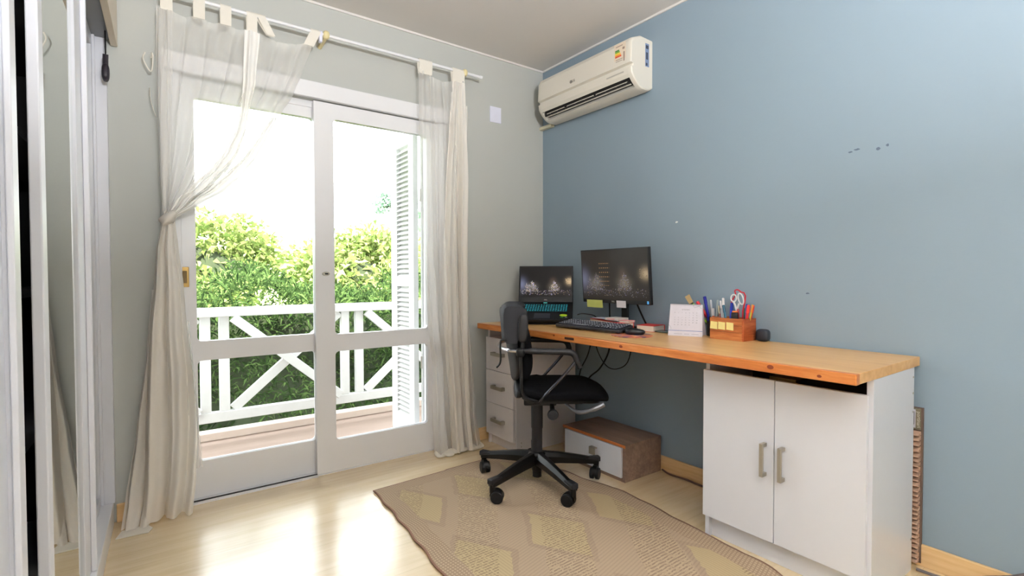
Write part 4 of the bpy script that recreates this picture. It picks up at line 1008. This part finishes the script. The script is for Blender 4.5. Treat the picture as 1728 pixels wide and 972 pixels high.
pc = thing('phone_case', 'dark magenta case lying behind the keyboard beside the laptop', 'case', (-.10, -.58, .8003)); bm = bmesh.new(); box(bm, -.165, -.09, -.60, -.54, .8003, .826); obj('shell', bm, mat('magenta_case', srgb(110, 26, 66), .5), pc, bevel=.006); obj('clasp', B((-.1662, -.165, -.58, -.56, .808, .818)), BLK, pc)

# keyboard
KB = thing('keyboard', 'long black wired keyboard lying along the front of the worktop', 'keyboard', (-.32, -.83, .8003), radians(1.0))
KL, KD = .50, .135
ktl = Matrix.Rotation(radians(-8.5), 4, 'Y')
kbm = Matrix.Translation((-KD/2, 0, .006)) @ ktl
bm = bmesh.new(); prism(bm, [(0, -KL/2+.01), (.012, -KL/2), (KD-.01, -KL/2+.004), (KD, -KL/2+.015), (KD, KL/2-.015), (KD-.01, KL/2-.004), (.012, KL/2), (0, KL/2-.01)], 'z', 0, .016, kbm)
kbo = obj('case', bm, mat('keyboard_black', srgb(34, 35, 42), .45), KB, local=True, bevel=.004)
obj('rear_feet', B((KD/2-.02, KD/2-.01, -.2, -.17, 0, .028), (KD/2-.02, KD/2-.01, .17, .2, 0, .028)), BLK, KB, local=True)
bm = bmesh.new(); bm2 = bmesh.new(); rk = random.Random(3)
for r in range(6):
    x0 = .016+r*.0188; y = KL/2-.018
    k = 0
    while y > -KL/2+.02:
        w = .0165
        if r == 0 and 3 <= k <= 3: w = .10
        if y-w < -KL/2+.018: break
        gap = .012 if (abs(y-(-KL/2+.155)) < .008 or abs(y-(-KL/2+.085)) < .008) else 0
        y -= gap*.4
        box(bm, x0, x0+.0155, y-w, y, .016, .0215, kbm)
        if rk.random() < .92: box(bm2, x0+.005, x0+.0115, y-w+.004, y-w+.004+min(w*.45, .02), .0215, .0219, kbm)
        y -= w+.0025; k += 1
obj('keys', bm, mat('key_black', srgb(48, 50, 60), .5), kbo, local=True, bevel=.001)
obj('key_legends', bm2, mat('key_print', srgb(206, 210, 222), .6), kbo, local=True)
obj('space_bar', B((.0, .001, -.06, .04, 0, .001)), mat('space_bar_grey', srgb(150, 154, 166), .4), kbo, local=True).matrix_local = kbm @ Matrix.Translation((.0155, .07, .0217)) @ Matrix.Diagonal((14, 1, .4, 1))
# mouse pad and mouse
def pad_mat():
    m = bpy.data.materials.new('printed_pad'); m.use_nodes = True; t = NT(m); p = t.n['Principled BSDF']
    v = t.coord('Object'); n = t.noise(v, 14, 3, .6)
    t.l.new(t.ramp(n, [(.34, srgb(40, 46, 92)), (.46, srgb(180, 92, 84)), (.54, srgb(214, 140, 70)), (.64, srgb(60, 84, 130))]), p.inputs['Base Color']); p.inputs['Roughness'].default_value = .7; return m
bm = bmesh.new(); prism(bm, [(-.355+.105*cos(a), -1.145+.105*sin(a)) for a in [k*2*pi/40 for k in range(40)]], 'z', .8003, .8035)
tag(obj('mouse_pad', bm, pad_mat(), bevel=.001), 'thin round colourful printed mouse pad under the black mouse', 'mouse pad')
MS = thing('computer_mouse', 'black computer mouse on the colourful round pad', 'mouse', (-.325, -1.14, .8037), radians(-60))
bm = bmesh.new(); superbox(bm, (0, 0, .014), (.052, .031, .018), 2.6, 28, 16, lambda v: Vector((v.x, v.y*(1-.12*max(0, v.x/.05)), v.z*(1-.22*v.x/.05) if v.z > 0 else max(v.z, -.014)))); obj('mouse_body', bm, mat('mouse_black', srgb(16, 17, 24), .3), MS, local=True, smooth=True, sharp=180)
bm = bmesh.new(); lathe(bm, [(.003, -.003), (.008, -.003), (.008, .003), (.003, .003)], n=16, mtx=Matrix.Rotation(radians(90), 4, 'X')); bmesh.ops.translate(bm, verts=bm.verts, vec=(.024, 0, .024)); obj('scroll_wheel', bm, NICK, MS, local=True)
tag(obj('dark_phone', B((-.13, -.05, -1.235, -1.10, .8003, .808)), mat('dark_olive_glass', srgb(66, 70, 60), .25), bevel=.003), 'dark flat phone lying on the worktop between mouse and calendar', 'phone')

# desk calendar
CA = thing('desk_calendar', 'white spiral bound tent calendar standing on the worktop', 'calendar', (-.16, -1.325, .8003), math.atan2(-.151, .073))
# local x: along the front edge (left to right seen from the room), y: to the back
w = .168
cf = basis((-w/2, .0, 0), (1, 0, 0), (0, .035, .160)); cbk = None
PAPW = mat('calendar_card', srgb(222, 220, 232), .6)
Lf = sqrt(.035**2+.16**2)
bm = bmesh.new(); prism(bm, [(0, 0), (w, 0), (w-.004, Lf), (.006, Lf)], 'z', 0, .0015, cf); fr = obj('front_leaf', bm, PAPW, CA, local=True)
cb2 = basis((-w/2+.012, .085, 0), (1, 0, 0), (0, -.049, .158)); Lb = sqrt(.049**2+.158**2)
bm = bmesh.new(); prism(bm, [(0, 0), (w-.004, 0), (w-.016, Lb), (-.006, Lb)], 'z', -.0015, 0, cb2); obj('back_leaf', bm, PAPW, CA, local=True)
bm = bmesh.new(); prism(bm, [(.002, .001), (.083, .001), (.081, .003), (.004, .003)], 'x', -w/2+.004, w/2-.004); obj('foot_card', bm, PAPW, CA, local=True)
CI = mat('calendar_ink', srgb(150, 150, 166), .7); CD = mat('calendar_dark_ink', srgb(96, 98, 116), .7)
bm = bmesh.new(); box(bm, .0, w, .026, .0285, .0016, .0020, cf); obj('blue_line', bm, mat('blue_rule', srgb(90, 120, 185), .6), fr, local=True)
text('month_title', 'SETEMBRO', .0085, CI, fr, cf @ Matrix.Translation((w*.5, Lf-.028, .0018)), ext=.0001, local=True)
rk = random.Random(9); day = 1
for r in range(7):
    lines = ['D', 'S', 'T', 'Q', 'Q', 'S', 'S'] if r == 0 else []
    if r:
        for k in range(7):
            if (r == 1 and k < 3) or day > 30: lines.append('')
            else: lines.append(str(day)); day += 1
    if not any(lines): continue
    row = None
    for k, s in enumerate(lines):
        if s: text('day_number', s, .0072, CI if (k < 5) else CD, fr, cf @ Matrix.Translation((.03+k*.0180, Lf-.044-r*.0125, .0018)), ext=.0001, local=True)
text('footer_text', 'Feliz  Dia  Bom', .0085, CI, fr, cf @ Matrix.Translation((w*.52, .013, .0018)), ext=.0001, local=True) if False else None
bm = bmesh.new()
for (a, b) in ((.03, .07), (.08, .105), (.115, .15)): box(bm, a, b, .010, .0115, .0016, .0019, cf)
obj('footer_print', bm, CI, fr, local=True)
bm = bmesh.new()
top = Vector((0, .036, .161))
for k in range(24):
    x = -w/2+.012+k*(w-.026)/23
    tube(bm, [(x, top.y+.005*cos(a), top.z-.003+.005*sin(a)) for a in [j*pi/5 for j in range(11)]], .0008, 5, cap=False)
obj('spiral_binding', bm, mat('spiral_grey', srgb(150, 152, 164), .4, .5), CA, local=True)
bm = bmesh.new(); tube(bm, [cf @ Vector((p[0], p[1], .002)) for p in ((w-.05, Lf-.004), (w-.042, Lf-.016), (w-.02, Lf-.008), (w-.008, Lf-.022))], .0005, 4)
tube(bm, [cf @ Vector((p[0], p[1], .002)) for p in ((.002, .055), (.012, .045), (.014, .034))], .0005, 4); obj('ornament_lines', bm, CD, fr, local=True)

# wooden organizer
OG = thing('wooden_organizer', 'honey coloured wooden desk organizer box with three yellow notes', 'organizer', (-.082, -1.538, .8003))
XO0, XO1, YO0, YO1, ZT = -.137, -.028, -1.625, -1.451, .905
obj('front_panel', B((XO0, XO0+.009, YO0+.009, YO1, .8003, .838), (XO0, XO0+.009, YO0+.009, YO1, .839, .872), (XO0, XO0+.009, YO0+.009, YO1, .873, ZT)), ORGW, OG, bevel=.001)
obj('rear_panel', B((XO1-.009, XO1, YO0+.009, YO1, .8003, ZT)), ORGW, OG, bevel=.001)
obj('side_panel', B((XO0, XO1, YO0, YO0+.009, .8003, ZT)), ORGE, OG, bevel=.001)
obj('side_panel', B((XO0+.009, XO1-.009, YO1-.009, YO1, .8003, ZT)), ORGE, OG, bevel=.001)
obj('base', B((XO0+.009, XO1-.009, YO0+.009, YO1-.009, .8003, .806)), ORGE, OG)
obj('divider', B((XO0+.009, XO1-.009, -1.545, -1.539, .806, ZT-.012)), ORGE, OG)
YN = mat('pale_yellow_note', srgb(238, 226, 150), .8)
for k, (ya, sk) in enumerate(((-1.456, .004), (-1.496, .001), (-1.538, 0))):
    bm = bmesh.new(); prism(bm, [(ya, .886), (ya-.036, .884), (ya-.036+sk*.2, .848), (ya+sk, .850)], 'x', -.1385, -.1373)
    obj('sticky_note', bm, YN, OG)
tag(obj('black_speaker', (lambda b: (superbox(b, (-.045, -1.668, .829), (.022, .030, .029), 3.4, 28, 18), b)[1])(bmesh.new()), mat('gadget_black', srgb(26, 34, 46), .5), smooth=True, sharp=180), 'small rounded black gadget behind the right end of the wooden organizer', 'gadget')

def pen(label, a, b, r, col, cap=None, name='pen', cat='pen', tipcol=None, group=None):
    a, b = Vector(a), Vector(b); d = (b-a).normalized()
    t = thing(name, label, cat, tuple(a), 0, group)
    m = mat('pen_%d_%d_%d' % col, srgb(*col), .35)
    obj('barrel', T([a, a+d*.004, b-d*.004, b], [r*.5, r, r, r*.7], 12), m, t, smooth=True, sharp=40)
    if cap: obj('cap', T([b-d*.035, b-d*.034, b+d*.001, b+d*.003], [r*1.02, r*1.2, r*1.15, r*.7], 12), mat('pen_%d_%d_%d' % cap, srgb(*cap), .35), t, smooth=True, sharp=40)
    return t
zb = .8075; inside = 'in the wooden organizer'
pen('thin cream stick at the left end of the wooden organizer', (-.08, -1.475, zb), (-.08, -1.462, .960), .0032, (216, 204, 172), name='wooden_stick', cat='stick')
pen('slim translucent white pen leaning left in the wooden organizer', (-.075, -1.487, zb), (-.085, -1.475, .982), .0038, (206, 212, 216), (226, 228, 230))
pen('white marker, tallest of the pale pens in the wooden organizer', (-.085, -1.495, zb), (-.088, -1.491, .996), .0050, (222, 222, 226), (238, 238, 240))
pen('teal pen leaning left beside the white marker', (-.10, -1.528, zb), (-.095, -1.497, .962), .0052, (40, 104, 128), (30, 84, 110))
pen('blue pen in the middle of the wooden organizer', (-.085, -1.524, zb), (-.082, -1.532, .974), .0058, (40, 62, 190), (30, 50, 160))
pen('light blue pen beside the scissors in the organizer', (-.066, -1.520, zb), (-.066, -1.538, .972), .0045, (120, 160, 200))
pen('dark red pen standing under the scissors handles', (-.10, -1.578, zb), (-.10, -1.575, .950), .0055, (128, 20, 34))
pen('green pen right of the scissors in the organizer', (-.075, -1.586, zb), (-.075, -1.590, .955), .0050, (34, 92, 62))
pen('royal blue capped pen behind the scissors', (-.055, -1.588, zb), (-.05, -1.590, .972), .0048, (28, 44, 170))
pen('red marker with dark band at the right end of the organizer', (-.092, -1.600, zb), (-.085, -1.619, .967), .0062, (212, 34, 34), (232, 60, 50))
pen('second red marker, behind the first at the right end', (-.065, -1.598, zb), (-.062, -1.628, .966), .0058, (196, 26, 30), (220, 40, 40))
pen('yellow green pencil at the far right of the organizer', (-.08, -1.606, zb), (-.078, -1.634, .969), .0038, (206, 200, 70), (226, 150, 60), 'pencil', 'pencil')
pen('dark maroon pencil low at the left of the organizer', (-.12, -1.50, zb), (-.10, -1.480, .922), .0035, (120, 24, 40), name='pencil', cat='pencil')
# red looped tool
tl = tag(obj('red_loop', T([(-.075, -1.520, .83), (-.075, -1.522, .955), (-.078, -1.530, .985), (-.08, -1.546, 1.010), (-.08, -1.551, 1.024), (-.08, -1.546, 1.031), (-.08, -1.548, 1.038), (-.08, -1.560, 1.041), (-.08, -1.570, 1.036), (-.08, -1.578, 1.029), (-.08, -1.592, 1.027), (-.08, -1.600, 1.012), (-.08, -1.596, .98), (-.08, -1.588, .94), (-.08, -1.586, .83)], .0036, 8), mat('red_plastic', srgb(190, 24, 46), .4), smooth=True), 'angular red plastic loop sticking highest out of the wooden organizer', 'tool')
# scissors
SS = thing('scissors', 'scissors with white looped handles standing in the wooden organizer', 'scissors', (-.09, -1.56, zb))
SWH = mat('scissor_white', srgb(222, 226, 228), .4)
def ring(cy, cz, ry, rz, ang, r=.0035):
    pts = []
    for k in range(25):
        a = 2*pi*k/24; y = ry*cos(a); z = rz*sin(a); pts.append((-.094, cy+y*cos(ang)-z*sin(ang), cz+y*sin(ang)+z*cos(ang)))
    return T(pts, r, 8, cap=False)
h1 = obj('handle', ring(-1.549, 1.000, .014, .017, 0.1), SWH, SS, smooth=True)
obj('handle_shank', T([(-.094, -1.548, .984), (-.092, -1.556, .965), (-.09, -1.562, .94)], .0045, 8), SWH, h1, smooth=True)
h2 = obj('handle', ring(-1.585, .998, .012, .027, -.28), SWH, SS, smooth=True)
obj('handle_shank', T([(-.094, -1.576, .975), (-.092, -1.568, .955), (-.09, -1.560, .935)], .0045, 8), SWH, h2, smooth=True)
for s in (-1, 1):
    bm = bmesh.new(); prism(bm, [(-1.558-s*.004, .945), (-1.566-s*.004, .945), (-1.564+s*.006, .812), (-1.560+s*.006, .812)], 'x', -.092+s*.001, -.0905+s*.001); obj('blade', bm, STEEL, SS)
ct = thing('box_cutter', 'orange topped black cutter beside the scissors', 'cutter', (-.105, -1.563, zb)); obj('body', B((-.112, -.100, -1.580, -1.545, zb, .932)), mat('cutter_black', srgb(22, 20, 20), .5), ct, bevel=.004); obj('slider', B((-.114, -.099, -1.577, -1.552, .933, .940)), mat('orange_plastic', srgb(232, 130, 50), .4), ct, bevel=.002)

# pen cup behind the calendar
PC = thing('pen_cup', 'black cylindrical pen cup standing behind the calendar', 'cup', (-.033, -1.400, .8003))
bm = bmesh.new(); lathe(bm, [(.028, 0), (.029, .002), (.030, .098), (.028, .098), (.026, .006)], (-.033, -1.400, .8003), 28); obj('cup_body', bm, mat('cup_black', srgb(20, 20, 24), .4), PC, smooth=True, sharp=30)
bm = bmesh.new(); lathe(bm, [(.0305, .090), (.0312, .094), (.0305, .0985), (.0285, .0985)], (-.033, -1.400, .8003), 28); obj('rim', bm, BLK, PC, smooth=True)
PB = thing('paintbrush', 'flat paintbrush with tan bristles leaning left out of the cup', 'paintbrush', (-.07, -1.37, .81))
obj('brush_handle', T([(-.034, -1.392, .83), (-.078, -1.312, .955)], .004, 8), mat('brush_handle', srgb(70, 72, 66), .5), PB, smooth=True)
def flat(name, a, b, w0, w1, m, par):
    a, b = Vector(a), Vector(b); d = (b-a).normalized(); s = d.cross(Vector((1, 0, 0))).normalized(); bm = bmesh.new()
    vs = []
    for p, w in ((a, w0), (b, w1)):
        for e in (-.003, .003): vs += [bm.verts.new(p+s*w+Vector((e, 0, 0))), bm.verts.new(p-s*w+Vector((e, 0, 0)))]
    bmesh.ops.convex_hull(bm, input=vs); return obj(name, bm, m, par)
flat('ferrule', (-.078, -1.315, .950), (-.08, -1.306, .965), .010, .011, mat('ferrule_dark', srgb(70, 74, 60), .5, .3), PB)
flat('bristles', (-.08, -1.306, .965), (-.084, -1.284, 1.004), .011, .014, mat('tan_bristle', srgb(206, 176, 128), .9, bump=(200, .5)), PB)
pen('lime green highlighter showing above the calendar', (-.032, -1.385, .84), (-.082, -1.318, .962), .006, (160, 220, 60))
pen('fat red marker showing above the calendar', (-.026, -1.388, .86), (-.068, -1.332, .975), .0085, (206, 24, 44))
pen('long dark blue marker leaning against the calendar edge', (-.045, -1.402, .81), (-.075, -1.380, 1.000), .0068, (34, 40, 150), (30, 36, 140))
pen('clear ballpoint pen in the black cup', (-.038, -1.410, .81), (-.055, -1.402, .985), .0048, (190, 196, 200))
pen('orange pen with white tip in the black cup', (-.042, -1.412, .81), (-.050, -1.412, .940), .0055, (222, 110, 50), (226, 226, 224))
pen('translucent grey pen leaning right in the black cup', (-.030, -1.412, .81), (-.034, -1.428, .985), .0050, (160, 172, 172))
pen('dark green curved pen at the right of the black cup', (-.024, -1.410, .81), (-.018, -1.432, .955), .0040, (36, 58, 52))
